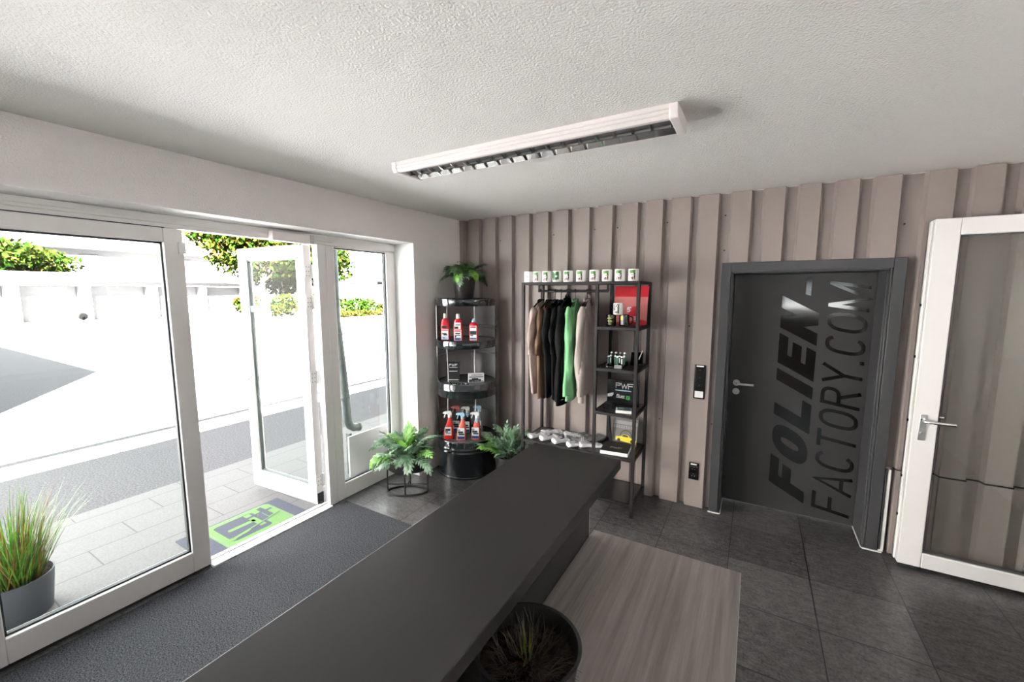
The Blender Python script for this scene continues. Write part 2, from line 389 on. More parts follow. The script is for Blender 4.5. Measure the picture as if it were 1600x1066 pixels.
# ------------------------------------------------------------------ drawn lettering
def arc(cx, cy, rx, ry, a0, a1, n=14, p=2.6):
    out = []
    for k in range(n + 1):
        a = R(a0 + (a1 - a0) * k / n); c, s_ = math.cos(a), math.sin(a)
        out.append((cx + rx * math.copysign(abs(c) ** (2 / p), c), cy + ry * math.copysign(abs(s_) ** (2 / p), s_)))
    return out
def glyph(ch, wd, t):
    """strokes (polyline, closed) in a box wd x 1, stroke thickness t, centre lines inset t/2"""
    h = t / 2; l, r_, b, m_, tp = h, wd - h, h, 0.5, 1 - h
    if ch == 'F': return wd, [([(l, 0), (l, 1)], 0), ([(l, tp), (wd, tp)], 0), ([(l, 0.52), (wd * .9, 0.52)], 0)]
    if ch == 'E': return wd, [([(l, 0), (l, 1)], 0), ([(l, tp), (wd, tp)], 0), ([(l, 0.5), (wd * .93, 0.5)], 0), ([(l, b), (wd, b)], 0)]
    if ch == 'L': return wd, [([(l, 0), (l, 1)], 0), ([(l, b), (wd, b)], 0)]
    if ch == 'I': return t, [([(h, 0), (h, 1)], 0)]
    if ch == 'N': return wd * 1.06, [([(l, 0), (l, 1)], 0), ([(wd * 1.06 - h, 0), (wd * 1.06 - h, 1)], 0), ([(l, 1 - h * .4), (wd * 1.06 - h, h * .4)], 0)]
    if ch == 'M': 
        W = wd * 1.4
        return W, [([(l, 0), (l, 1)], 0), ([(W - h, 0), (W - h, 1)], 0), ([(l, 1 - h * .3), (W / 2, .02), (W - h, 1 - h * .3)], 0)]
    if ch == 'O': return wd * 1.05, [(arc(wd * .525, .5, wd * .525 - h, .5 - h, 0, 360, 40)[:-1], 1)]
    if ch == 'C': return wd, [(arc(wd * .5, .5, wd * .5 - h, .5 - h, 38, 322, 34), 0)]
    if ch == 'A': return wd * 1.1, [([(h * .8, 0), (wd * .55, 1 - h * .5), (wd * 1.1 - h * .8, 0)], 0), ([(wd * .2, .27), (wd * .9, .27)], 0)]
    if ch == 'T': return wd, [([(0, tp), (wd, tp)], 0), ([(wd / 2, 0), (wd / 2, 1)], 0)]
    if ch == 'Y': return wd * 1.1, [([(h * .8, 1), (wd * .55, .45), (wd * 1.1 - h * .8, 1)], 0), ([(wd * .55, 0), (wd * .55, .47)], 0)]
    if ch in 'RP':
        s_ = [([(l, 0), (l, 1)], 0), ([(l, tp)] + arc(wd * .5, .74, wd * .5 - h, .26 - h, 90, -90, 14) + [(l, .48 + h)], 0)]
        if ch == 'R': s_.append(([(wd * .5, .5), (wd - h * .7, 0)], 0))
        return wd, s_
    if ch == 'W':
        W = wd * 1.4
        return W, [([(h * .6, 1), (W * .28, h), (W * .5, .8), (W * .72, h), (W - h * .6, 1)], 0)]
    if ch == '-': return wd * .62, [([(0, .42), (wd * .62, .42)], 0)]
    if ch == '.': return t, [([(h, 0), (h, t)], 0)]
    if ch == '5': return wd, [([(wd, tp), (l, tp), (l, .55), (wd * .55, .6)] + arc(wd * .5, .31, wd * .5 - h, .3 - h, 75, -150, 12), 0)]
    return wd * .5, []
def offset_poly(pts, closed, t):
    P = [Vector((a, b)) for a, b in pts]; n = len(P); Lf, Rt = [], []
    for i in range(n):
        if closed: d0, d1 = P[i] - P[i - 1], P[(i + 1) % n] - P[i]
        else:
            d0 = P[i] - P[i - 1] if i else P[1] - P[0]
            d1 = P[i + 1] - P[i] if i < n - 1 else P[-1] - P[-2]
        d0 = d0.normalized(); d1 = d1.normalized()
        n0, n1 = Vector((-d0.y, d0.x)), Vector((-d1.y, d1.x))
        mt = (n0 + n1)
        if mt.length < 1e-4: mt = n0
        mt.normalize(); k = min(1 / max(.35, mt.dot(n0)), 2.2)
        Lf.append(P[i] + mt * t / 2 * k); Rt.append(P[i] - mt * t / 2 * k)
    q = []
    for i in range(n if closed else n - 1):
        j = (i + 1) % n
        q.append([Rt[i], Rt[j], Lf[j], Lf[i]])
    return q
def lettering(mb, text, origin, u, v, nrm, height, wd=0.6, t=0.2, slant=0.2, gap=0.12, length=None, mi=None):
    """u reading direction, v cap direction; the string is stretched to `length` when given"""
    quads = []; x = 0
    for ch in text:
        if ch == ' ': x += wd * .45; continue
        W, st = glyph(ch, wd, t)
        for pts, cl in st:
            for q in offset_poly(pts, cl, t): quads.append([(a + x + slant * b, b) for a, b in q])
        x += W + gap
    tot = x - gap + slant
    sx = (length / tot) if length else height
    o, u, v, nrm = map(Vector, (origin, u, v, nrm))
    for i, q in enumerate(quads):
        mb.add([o + u * (a * sx) + v * (b * height) + nrm * (0.00001 * (i % 40)) for a, b in q], [(0, 1, 2, 3)], mi)
    return mb

# ================================================================== THE SETTING
H = 2.60
XR, YF = 4.85, -7.5          # right wall, wall behind the camera
YO0, YO1, ZO = -0.715, -5.78, 2.295   # entrance opening in the left wall, lengthened out of view for more daylight
mb = MB(); mb.box(-0.32, XR, YF, 0.45, -0.2, 0.0)
struct(mb.build('floor', 'tile'), 'dark grey square tiled floor with thin joints', 'floor')
mb = MB(); mb.box(-0.4, XR + .2, YF - .2, 0.5, H, H + 0.14)
struct(mb.build('ceiling', 'ceiling'), 'rough white plaster ceiling', 'ceiling')

mb = MB()
mb.box(-0.40, 0, YO0, 0.3, 0, H, 0); mb.box(-0.40, 0, YF - .2, YO1, 0, H, 0); mb.box(-0.40, 0, YO1, YO0, ZO, H, 0)
mb.box(-0.40, -0.0015, YO1 + .0005, YO0 - .0005, ZO - .002, ZO + .01, 1)
mb.box(-0.40, -0.0015, YO0 - .002, YO0 + .01, 0, ZO, 1)
mb.box(-0.40, -0.0015, YO1 - .01, YO1 + .002, 0, ZO, 1)
struct(mb.build('wall_left', ['plaster', 'reveal']), 'white plastered wall around the glazed entrance', 'wall')

# trapezoidal steel sheet on the back wall
FACES = [(-0.08, 0.045), (0.125, 0.253), (0.331, 0.459), (0.531, 0.655), (0.730, 0.853), (0.932, 1.058), (1.139, 1.265), (1.347, 1.471),
         (1.553, 1.682), (1.766, 1.901), (1.972, 2.108), (2.178, 2.322), (2.386, 2.526), (2.618, 2.747), (2.834, 2.961),
         (3.052, 3.172), (3.262, 3.383), (3.470, 3.599), (3.728, 3.856), (3.940, 4.064), (4.150, 4.276), (4.362, 4.488), (4.574, 4.70)]
def profile():
    P = []
    for i, (a, b) in enumerate(FACES):
        P += [(a, 0.0), (b, 0.0)]
        nx = FACES[i + 1][0] if i + 1 < len(FACES) else XR + .1
        sl = min(.014, (nx - b) * .22)
        P += [(b + sl, 0.043), (nx - sl, 0.043)]
    return [p for p in P if 0.0 <= p[0] <= XR]
DX0, DX1, DZ = 2.585, 3.655, 2.052
def sheet(mb, z0, z1, x0, x1, dy=0.0, cut=True, mi=0):
    P = profile()
    def yat(x):
        for (a, ya), (b, yb) in zip(P, P[1:]):
            if a <= x <= b: return ya + (yb - ya) * (x - a) / max(1e-6, b - a)
        return P[0][1] if x < P[0][0] else P[-1][1]
    xs = sorted({x0, x1} | {p[0] for p in P if x0 < p[0] < x1} | ({DX0, DX1} if cut else set()))
    for a, b in zip(xs, xs[1:]):
        m_ = (a + b) / 2
        zz = DZ if (cut and DX0 < m_ < DX1) else z0
        ya, yb = yat(a) + dy, yat(b) + dy
        mb.add([(a, ya, zz), (b, yb, zz), (b, yb, z1), (a, ya, z1)], [(0, 1, 2, 3)], mi)
mb = MB()
sheet(mb, 0.004, H - 0.004, 0.0, XR)
mb.box(0, DX0 + .04, 0.05, 0.30, 0, H, 1); mb.box(DX1 - .04, XR, 0.05, 0.30, 0, H, 1); mb.box(DX0 + .04, DX1 - .04, 0.05, 0.30, 2.0, H, 1)
mb.box(0, XR, 0.0435, 0.05, H - 0.02, H, 2)
rnd = random.Random(5)
for (x, z) in [(0.495, 2.36), (1.10, 2.38), (1.51, 2.40), (2.14, 2.41), (2.575, 2.43), (2.58, 2.16), (2.145, 0.72), (2.56, 0.74), (2.35, 1.55), (3.64, 2.28), (3.645, 2.02), (1.93, 1.35), (1.72, 2.40)]:
    mb.lathe([(0.0, 0), (0.006, 0), (0.006, 0.003), (0.0, 0.004)], (0, 0, 0), 10, mi=1)
    k = 40
    for i in range(len(mb.v) - k, len(mb.v)):
        a, b, c = mb.v[i]; mb.v[i] = (x + a, 0.042 - c, z + b)
struct(mb.build('wall_back', ['metal_wall', 'black_matt', 'plaster'], fix=False), 'taupe trapezoidal metal sheet wall with dark vertical grooves', 'wall')
mb = MB(); sheet(mb, 0.003, 0.612, 3.685, XR, -0.006, False)
mb.box(3.672, 3.700, -0.006, 0.03, 0.003, 0.612, 1)
P_ = profile(); xs = [p for p in P_ if p[0] > 3.69]
mb.tube([(3.676, -0.008, 0.02), (3.676, -0.008, 0.612)] + [(3.70, -0.007, 0.614)] + [(a, b - .007, 0.614) for a, b in xs], 0.005, 6, 2)
struct(mb.build('trim_2', ['metal_wall', 'paper', 'black_matt'], fix=False), 'lower overlapping metal sheet with dark top edge beside the black door', 'wall trim')

# right wall with a window, wall behind the camera with a window
def wall_with_hole(axis, pos, thick, a0, a1, holes, name, label, m='wall_taupe'):
    mb = MB()
    def bx(u0, u1, z0, z1):
        if u1 - u0 < 1e-4 or z1 - z0 < 1e-4: return
        if axis == 'x': mb.box(pos, pos + thick, u0, u1, z0, z1)
        else: mb.box(u0, u1, pos - thick, pos, z0, z1)
    for u0, u1, z0, z1 in holes:
        bx(a0, u0, 0, H); bx(u0, u1, 0, z0); bx(u0, u1, z1, H); a0 = u1
    bx(a0, a1, 0, H)
    return struct(mb.build(name, m), label, 'wall')
wall_with_hole('x', XR, 0.2, YF, 0.3, [(-2.35, -1.30, 1.15, 2.10)], 'wall_right', 'pale wall right of the room with a window', 'plaster')
wall_with_hole('y', YF, 0.2, -0.4, XR + .2, [(3.3, 4.75, 1.20, 2.12)], 'wall_front', 'taupe wall behind the viewer')

def framed_window(name, mat4, wd, ht, prof=0.07, dep=0.06, mull=0, label=None):
    """window in local x (width) / z (height), y depth; parts frame, gasket, glass"""
    root = bpy.data.objects.new(name, None); COL.objects.link(root); root.matrix_world = mat4; struct(root, label, 'window')
    mb = MB()
    mb.box(0, prof, 0, dep, 0, ht); mb.box(wd - prof, wd, 0, dep, 0, ht); mb.box(prof, wd - prof, 0, dep, 0, prof); mb.box(prof, wd - prof, 0, dep, ht - prof, ht)
    for k in range(mull):
        c = wd * (k + 1) / (mull + 1); mb.box(c - prof / 2, c + prof / 2, 0.002, dep - .002, prof, ht - prof)
    mb.build('window_frame', 'frame_white', root, bevel=.004)
    g = MB(); g.box(prof - .01, wd - prof + .01, dep * .45, dep * .55, prof - .01, ht - prof + .01); g.build('pane', 'glass', root)
    return root
framed_window('window_2', Matrix.Translation((XR + .06, -2.35, 1.15)) @ Matrix.Rotation(PI / 2, 4, 'Z'), 1.05, 0.95, mull=1, label='white framed window in the right wall, seen mirrored in the leaning white door')
framed_window('window_3', Matrix.Translation((3.3, YF - .14, 1.20)), 1.45, 0.92, mull=1, label='white window in the wall behind the viewer')


# ------------------------------------------------------------------ entrance: frame, side lights, leaves
XI, XO = -0.245, -0.315
mb = MB()
mb.box(XO, XI, -5.775, -0.718, 2.215, 2.292)                 # head
for y_ in (-4.20, -5.74): mb.box(XO, XI, y_ - .04, y_ + .04, 0.0, 2.215)
mb.box(XO, XI, -1.555, -1.480, 0.0, 2.215); mb.box(XO, XI - .004, -1.478, -1.405, 0.0, 2.215)   # double mullion
mb.box(XO, XI, -3.54, -3.463, 0.0, 2.215)
mb.box(XI - .012, XI + .004, -5.775, -1.41, 2.240, 2.262)
ent = mb.build('trim_1', 'frame_white', bevel=.004)
struct(ent, 'white frame head and posts of the glazed entrance', 'door frame')
mb = MB(); mb.box(-0.335, -0.205, -2.475, -1.555, -0.03, 0.016); mb.box(-0.30, -0.285, -2.475, -1.555, 0.016, 0.024)
mb.build('threshold', 'white_plastic', ent, bevel=.003)
mb = MB()
for z in (2.0, 1.75, 1.126, 0.232): mb.box(XO - .004, XO, -1.553, -1.515, z - .06, z + .06)
for z in (2.12, 1.87, 1.45, .9, .5): mb.box(XO - .003, XO, -1.545, -1.53, z - .08, z + .08)
mb.build('hinge_plate', 'light_grey', ent, bevel=.002)

def glazed(root, y0, y1, z0, z1, x0, x1, st, bot, top, frame='leaf_frame', gask=0.010):
    """frame + dark glazing gasket + pane for a panel in the plane x=x0..x1"""
    mb = MB()
    mb.box(x0, x1, y0, y0 + st[0], z0, z1); mb.box(x0, x1, y1 - st[1], y1, z0, z1)
    mb.box(x0, x1, y0 + st[0], y1 - st[1], z0, z0 + bot); mb.box(x0, x1, y0 + st[0], y1 - st[1], z1 - top, z1)
    mb.build(frame, 'frame_white', root, bevel=.005)
    a0, a1, b0, b1 = y0 + st[0], y1 - st[1], z0 + bot, z1 - top
    xm = (x0 + x1) / 2
    mb = MB(); g = gask
    mb.box(xm - .014, xm + .014, a0 - .002, a0 + g, b0, b1); mb.box(xm - .014, xm + .014, a1 - g, a1 + .002, b0, b1)
    mb.box(xm - .014, xm + .014, a0, a1, b0 - .002, b0 + g); mb.box(xm - .014, xm + .014, a0, a1, b1 - g, b1 + .002)
    mb.build('gasket', 'gasket', root)
    mb = MB(); mb.box(xm - .012, xm + .012, a0 + g * .5, a1 - g * .5, b0 + g * .5, b1 - g * .5)
    mb.build('pane', 'glass', root)

def struct_root(name, label, cat, loc=(0, 0, 0), rz=0):
    o = bpy.data.objects.new(name, None); COL.objects.link(o); o.location = loc; o.rotation_euler = (0, 0, rz)
    return struct(o, label, cat)
w1 = struct_root('window_1', 'fixed side light right of the open entrance leaf', 'window')
glazed(w1, -1.405, -0.718, 0.0, 2.215, XO, XI - .006, (0.012, 0.105), 0.14, 0.012, 'window_frame')
w4 = struct_root('window_4', 'fixed side light left of the closed entrance leaf', 'window')
glazed(w4, -4.155, -3.54, 0.0, 2.215, XO, XI - .006, (0.105, 0.012), 0.14, 0.012, 'window_frame')

for k_, (ya, yb) in enumerate(((-5.70, -4.24),)):  # extra glazing out of view, added to bring more daylight into the room
    wx = struct_root('window_%d' % (5 + k_), 'unseen extra pane left of the entrance, added for more daylight', 'window')
    glazed(wx, ya, yb, 0.0, 2.215, XO, XI - .006, (0.012, 0.012), 0.14, 0.012, 'window_frame')

def lever(mb, p, out, along, L=0.12, r=0.009, rose=0.026):
    p, out, along = Vector(p), Vector(out), Vector(along)
    mb.cyl(p, p + out * 0.008, rose, 20)
    e = p + out * 0.055
    mb.tube([p + out * .006, p + out * .03, p + out * .047 + along * .002, e + along * .012, e + along * .04, e + along * L], r, 10)

d2 = struct_root('door_2', 'closed left entrance leaf, white frame with one large pane', 'door')
glazed(d2, -3.460, -2.473, 0.022, 2.212, XO + .006, XI + .012, (0.10, 0.10), 0.135, 0.082)
mb = MB(); mb.box(XO + .01, XI + .006, -3.45, -2.48, 0.006, 0.022); mb.box(XI - .03, XI + .008, -3.45, -2.56, 2.2125, 2.217); mb.build('seal', 'gasket', d2)
mb = MB(); mb.box(XI + .012, XI + .03, -2.503, -2.468, 2.065, 2.135); mb.box(XI + .03, XI + .034, -2.496, -2.476, 2.118, 2.124); mb.build('catch', 'white_plastic', d2, bevel=.003)

d1 = struct_root('door_1', 'open right entrance leaf, white frame swung outside', 'door', (-0.322, -1.562, 0), R(93.6 + 0.0) - PI / 2)
# local: leaf runs along -x, thickness -y
def open_leaf(root):
    mb = MB(); Wd, T, z0, z1, st = 0.87, 0.068, 0.03, 2.212, 0.10
    mb.box(-Wd, -Wd + st, -T, 0, z0, z1); mb.box(-st, 0, -T, 0, z0, z1)
    mb.box(-Wd + st, -st, -T, 0, z0, z0 + .15); mb.box(-Wd + st, -st, -T, 0, z1 - .10, z1)
    mb.box(-Wd - .012, -Wd, -.022, 0.006, z0, z1)             # overlapping rebate strip
    mb.build('leaf_frame', 'frame_white', root, bevel=.005)
    mb = MB(); a0, a1, b0, b1, g = -Wd + st, -st, z0 + .15, z1 - .10, .010
    for q in ((a0, a0 + g, b0, b1), (a1 - g, a1, b0, b1), (a0, a1, b0, b0 + g), (a0, a1, b1 - g, b1)): mb.box(q[0], q[1], -T / 2 - .014, -T / 2 + .014, q[2], q[3])
    mb.build('gasket', 'zinc', root)
    mb = MB(); mb.box(a0 + g / 2, a1 - g / 2, -T / 2 - .012, -T / 2 + .012, b0 + g / 2, b1 - g / 2); mb.build('pane', 'glass_clear', root)
    mb = MB(); mb.box(a0 + .01, a0 + .16, -T / 2 - .0135, -T / 2 - .0125, 1.66, 1.71); mb.build('sticker', 'label_light_blue', root)
    for z in (2.0, 1.75, 1.126, 0.232):
        mb = MB(); mb.box(0, .004, -.060, -.012, z - .055, z + .055, 0); mb.cyl((.008, -.004, z - .055), (.008, -.004, z + .055), .008, 10, mi=0)
        for dz in (-.035, 0, .035):
            for y in (-.050, -.026): mb.box(.004, .0052, y - .003, y + .003, z + dz - .003, z + dz + .003, 1)
        mb.build('hinge', ['white_plastic', 'black_matt'], root)
    mb = MB(); mb.box(0, .006, -.064, -.004, .03, .125); mb.box(.006, .02, -.05, -.015, .03, .055); mb.build('corner_bearing', 'black_matt', root, bevel=.002)
    mb = MB()
    lever(mb, (-Wd + .045, -T, 1.045), (0, -1, 0), (1, 0, 0)); lever(mb, (-Wd + .045, 0.0, 1.045), (0, 1, 0), (1, 0, 0))
    mb.cyl((-Wd + .045, -T, .965), (-Wd + .045, -T - .01, .965), .016, 16)
    mb.build('handle', 'chrome', root, smooth=True)
    mb = MB(); mb.box(-Wd - .02, -Wd - .012, -.03, -.01, .22, .38); mb.box(-Wd - .035, -Wd - .02, -.024, -.014, .30, .315); mb.cyl((-Wd - .016, -.02, .0), (-Wd - .016, -.02, .1), .008, 8)
    mb.build('flush_bolt', 'alu', root, bevel=.002)
open_leaf(d1)

cl = thing('door_closer', 'white door closer box on the frame head above the open leaf', 'door closer', (-0.245, -1.78, 2.215))
mb = MB(); mb.box(0.0005, .062, -.165, .130, -.012, .058); mb.build('closer_body', 'lamp_white', cl, bevel=.006)
mb = MB(); mb.box(0.0005, .060, .131, .165, -.010, .056); mb.build('end_cap', 'light_grey', cl, bevel=.004)
mb = MB(); mb.cyl((.03, .06, -.012), (.03, .06, -.026), .012, 12); mb.tube([(.03, .06, -.024), (-.10, .10, -.024), (-.26, .12, -.024), (-.27, .15, -.03)], .008, 8); mb.build('closer_arm', 'alu', cl, smooth=True)

# ------------------------------------------------------------------ lettered dark door
d3 = struct_root('door_3', 'dark grey flush door with large black lettering', 'door')
mb = MB()
for s, xo, xi in ((1, 2.573, 2.640), (-1, 3.666, 3.599)):
    a, b = min(xo, xi), max(xo, xi)
    mb.box(a, b, -0.014, 0.045, 0.004, 2.060)
    x1 = xi + s * .012
    mb.box(min(xi, x1), max(xi, x1), 0.0, 0.045, 0.004, 2.0)
    x2 = xi + s * .018
    mb.box(min(xi, x2), max(xi, x2), 0.045, 0.345, 0.004, 2.0)
mb.box(2.640, 3.599, -0.014, 0.045, 1.993, 2.060); mb.box(2.652, 3.587, 0.0, 0.045, 1.981, 2.0); mb.box(2.640, 3.599, 0.045, 0.345, 1.977, 2.06)
mb.build('door_frame', 'frame_grey', d3, bevel=.003)
mb = MB(); mb.box(2.658, 3.581, 0.297, 0.338, 0.006, 1.977); mb.build('door_leaf', 'door_grey', d3, bevel=.002)
mb = MB()
lettering(mb, 'FOLIEN', (3.252, 0.2962, 0.105), (0, 0, 1), (-1, 0, 0), (0, -1, 0), 0.250, wd=.62, t=.25, slant=.36, gap=.12, length=1.70)
mb.add([(3.19 - .035, .2961, 1.815), (3.19, .2961, 1.803), (3.19, .2961, 1.94), (3.19 - .035, .2961, 1.952)], [(0, 1, 2, 3)])
mb.build('lettering', 'vinyl', d3, fix=False)['label'] = 'bold black lettering'
mb = MB()
lettering(mb, 'FACTORY.COM', (3.551, 0.2962, 0.058), (0, 0, 1), (-1, 0, 0), (0, -1, 0), 0.247, wd=.56, t=.105, slant=.16, gap=.12, length=1.86)
mb.build('lettering', 'vinyl', d3, fix=False)['label'] = 'thin black lettering'
mb = MB(); lever(mb, (2.716, 0.297, 1.06), (0, -1, 0), (1, 0, 0), .13, .010, .027); mb.cyl((2.716, .297, .985), (2.716, .289, .985), .027, 20); mb.cyl((2.716, .289, .985), (2.716, .283, .985), .012, 12)
mb.build('handle', 'alu', d3, smooth=True)
mb = MB()
mb.box(2.570, 2.660, -.024, -.012, 0, .005); mb.box(2.659, 2.665, -.012, .30, 0, .005); mb.box(3.574, 3.580, -.012, .30, 0, .005); mb.box(3.58, 3.69, -.024, -.012, 0, .005)
mb.build('sealant', 'white_plastic', d3)

# ------------------------------------------------------------------ glazed white door folded back against the sheet wall
d4 = struct_root('door_4', 'white glazed door leaf folded back against the metal wall', 'door')
X0, X1, Y0, Y1, Z0, Z1 = 3.742, 4.77, -0.150, -0.082, 0.025, 2.275
mb = MB()
mb.box(X0, X0 + .118, Y0, Y1, Z0, Z1); mb.box(X1 - .118, X1, Y0, Y1, Z0, Z1); mb.box(X0 + .118, X1 - .118, Y0, Y1, Z0, Z0 + .10); mb.box(X0 + .118, X1 - .118, Y0, Y1, Z1 - .10, Z1)
mb.box(X0 - .012, X0, Y0 + .030, Y1 + .006, Z0 + .01, Z1 - .005)
mb.build('leaf_frame', 'frame_white', d4, bevel=.005)
mb = MB(); a0, a1, b0, b1, g = X0 + .118, X1 - .118, Z0 + .10, Z1 - .10, .007
for q in ((a0, a0 + g, b0, b1), (a1 - g, a1, b0, b1), (a0, a1, b0, b0 + g), (a0, a1, b1 - g, b1)): mb.box(q[0], q[1], (Y0 + Y1) / 2 - .02, (Y0 + Y1) / 2 + .02, q[2], q[3])
mb.build('gasket', 'dark_grey', d4)
mb = MB(); mb.box(a0 + .003, a1 - .003, (Y0 + Y1) / 2 - .012, (Y0 + Y1) / 2 + .012, b0 + .003, b1 - .003); mb.build('pane', 'glass', d4)
mb = MB(); mb.box(X0 - .016, X0 - .012, Y0 + .04, Y0 + .056, Z0 + .02, Z1 - .02); mb.box(X0 - .002, X0 - .0005, Y0 + .008, Y0 + .013, Z0 + .02, Z1 - .02)
mb.build('edge_strip', 'alu', d4)
mb = MB()
for z in (.35, .62, 1.0, 1.42, 1.75): mb.box(X0 - .018, X0 - .012, Y0 + .034, Y0 + .05, z - .008, z + .008)
mb.build('striker', 'black_matt', d4)
mb = MB(); mb.box(X0 + .030, X0 + .064, Y0 - .008, Y0, .885, 1.055); mb.cyl((X0 + .047, Y0 - .008, .935), (X0 + .047, Y0 - .014, .935), .010, 12)
mb.build('handle_plate', 'alu', d4, bevel=.002)
mb = MB(); lever(mb, (X0 + .047, Y0 - .006, 1.02), (0, -1, 0), (1, 0, 0), .135, .010, .014); lever(mb, (X0 + .047, Y1, 1.02), (0, 1, 0), (1, 0, 0), .13, .009, .012)
mb.build('handle', 'chrome', d4, smooth=True)
mb = MB(); mb.box(X0 + .01, X0 + .10, Y0 + .01, Y1 - .01, .006, Z0 + .001); mb.build('bottom_seal', 'gasket', d4)

# ------------------------------------------------------------------ carpet, wall plates
mb = MB(); mb.box(-0.2, 2.6, -4.12, -1.43, 0.0, 0.007)
tag(mb.build('carpet_runner', 'carpet', bevel=.003), 'charcoal carpet runner inside the entrance', 'carpet')

def plate(name, label, x0, x1, z0, z1, n, white_last):
    t = thing(name, label, 'switch panel' if white_last else 'power socket', ((x0 + x1) / 2, -0.0005, z0))
    hw, h = (x1 - x0) / 2, z1 - z0
    mb = MB(); mb.box(-hw, hw, -.012, 0, 0, h); mb.build('cover_frame', 'black_plastic', t, bevel=.006, seg=3)
    mb = MB(); mb.box(-hw * .62, hw * .62, -.0132, -.0118, h - .018, h - .006); mb.build('name_strip', 'white_plastic', t)
    m0 = .012; mh = (h - .030) / n
    for k in range(n):
        z = h - .024 - mh * (k + 1)
        wl = white_last and k == n - 1
        mb = MB(); mb.box(-hw * .74, hw * .74, -.017, -.011, z + .004, z + mh - .004)
        if white_last: mb.build('rocker_switch', 'white_plastic' if wl else 'black_plastic', t, bevel=.003)
        else:
            mb.build('socket_insert', 'black_plastic', t, bevel=.008)
        if not wl:
            mb = MB()
            if white_last: mb.box(-.004, .004, -.0182, -.0168, z + mh * .7, z + mh * .74)
            else:
                for dx in (-.010, .010): mb.cyl((dx, -.0168, z + mh * .5), (dx, -.0178, z + mh * .5), .003, 8)
                mb.box(-.003, .003, -.0182, -.0168, z + mh * .78, z + mh * .82)
            mb.build('marking', 'print_grey', t)
    return t
plate('light_switch_panel', 'tall black switch panel with one white rocker left of the dark door', 2.412, 2.500, 0.952, 1.238, 4, True)
plate('double_socket', 'low black double power socket near the floor left of the dark door', 2.407, 2.485, 0.247, 0.396, 2, False)

# ------------------------------------------------------------------ ceiling lamp
lm = thing('ceiling_louvre_lamp', 'long white louvred fluorescent lamp under the ceiling', 'ceiling lamp', (1.70, -1.715, H))
LX, WY, DZL = 0.80, 0.118, 0.066
ZB = -.056
mb = MB()
for sg in (-1, 1):
    prof_ = [(WY, 0), (WY, -.017), (WY - .004, -.019), (WY - .004, -.021), (WY, -.023), (WY, -.036), (WY - .004, -.038), (WY - .004, -.040), (WY - .002, -.042), (WY - .012, ZB), (WY - .032, ZB), (WY - .032, ZB + .004), (WY - .020, -.012), (WY - .020, 0)]
    mb.prism([(sg * a_, b_) for a_, b_ in prof_], -LX + .03, LX - .03, frame=((0, 0, 0), (0, 1, 0), (0, 0, 1), (1, 0, 0)))
mb.box(-LX + .03, LX - .03, -WY + .021, WY - .021, -.012, 0)
mb.build('housing', 'lamp_white', lm, bevel=.001)
for s in (-1, 1):
    mb = MB()
    poly = [(-WY - .004, 0), (WY + .004, 0), (WY + .004, -.040), (WY - .010, ZB - .004), (-WY + .010, ZB - .004), (-WY - .004, -.040)]
    mb.prism(poly, LX - .032, LX + .004, frame=((0, 0, 0), (0, 1, 0), (0, 0, 1), (s, 0, 0)))
    mb.build('end_cap', 'lamp_white', lm, bevel=.004)
mb = MB()
n = 18; yi = WY - .034; zt = -.026
for k in range(n + 1):
    x = -LX + .034 + (2 * LX - .068) * k / n
    for s in (-1, 1):
        y0, y1 = (0.004 * s, yi * s)
        ym = (y0 + y1) / 2
        mb.add([(x - .007, y0, ZB), (x + .007, y0, ZB), (x, y0, zt), (x - .002, ym, ZB + .012), (x + .002, ym, ZB + .012), (x, ym, zt), (x - .007, y1, ZB), (x + .007, y1, ZB), (x, y1, zt)],
               [(0, 1, 4, 3), (3, 4, 7, 6), (0, 3, 5, 2), (3, 6, 8, 5), (1, 2, 5, 4), (4, 5, 8, 7)])
mb.prism([(-.004, ZB), (.004, ZB), (0.0, zt)], -LX + .034, LX - .034, frame=((0, 0, 0), (0, 1, 0), (0, 0, 1), (1, 0, 0)))
for s in (-1, 1):
    mb.add([(-LX + .034, s * yi, ZB), (LX - .034, s * yi, ZB), (LX - .034, s * (yi - .016), zt), (-LX + .034, s * (yi - .016), zt)], [(0, 1, 2, 3)])
mb.build('louvre_grid', 'mirror', lm, fix=False)
mb = MB(); mb.box(-LX + .034, LX - .034, -yi - .01, yi + .01, -.0135, -.0122); mb.build('reflector', 'print_grey', lm)
for s in (-1, 1):
    mb = MB(); mb.cyl((-LX + .05, s * .044, -.0205), (LX - .05, s * .044, -.0205), .0055, 12); mb.build('fluorescent_tube', 'tube_glass', lm, smooth=True)

# ================================================================== COUNTER AND DESK
ct = thing('reception_counter', 'long dark grey reception counter running toward the viewer', 'counter', (2.13, -3.2, 0))
mb = MB(); mb.box(1.922 - 2.13, 2.348 - 2.13, -1.4, 1.250, 1.058, 1.100); mb.build('worktop', 'counter', ct, bevel=.0025)
mb = MB(); mb.box(2.199 - 2.13, 2.219 - 2.13, -1.38, 1.222, 0, 1.058); mb.build('front_panel', 'counter', ct, bevel=.001)
mb = MB(); mb.box(2.1985 - 2.13, 2.2195 - 2.13, 1.222, 1.2232, 0.002, 1.057); mb.build('edge_band', 'white_plastic', ct)['label'] = 'pale edge band'
dk = thing('desk', 'lower grey wood grain desk behind the counter panel', 'desk', (2.53, -3.2, 0))
mb = MB(); mb.box(2.2205 - 2.53, 2.832 - 2.53, -1.4, 1.280, .695, .720); mb.build('desk_top', 'wood', dk, bevel=.002)
mb = MB()
mb.box(2.8322 - 2.53, 2.8332 - 2.53, -1.4, 1.280, .696, .719); mb.build('edge_band', 'light_grey', dk)['label'] = 'pale edge band'
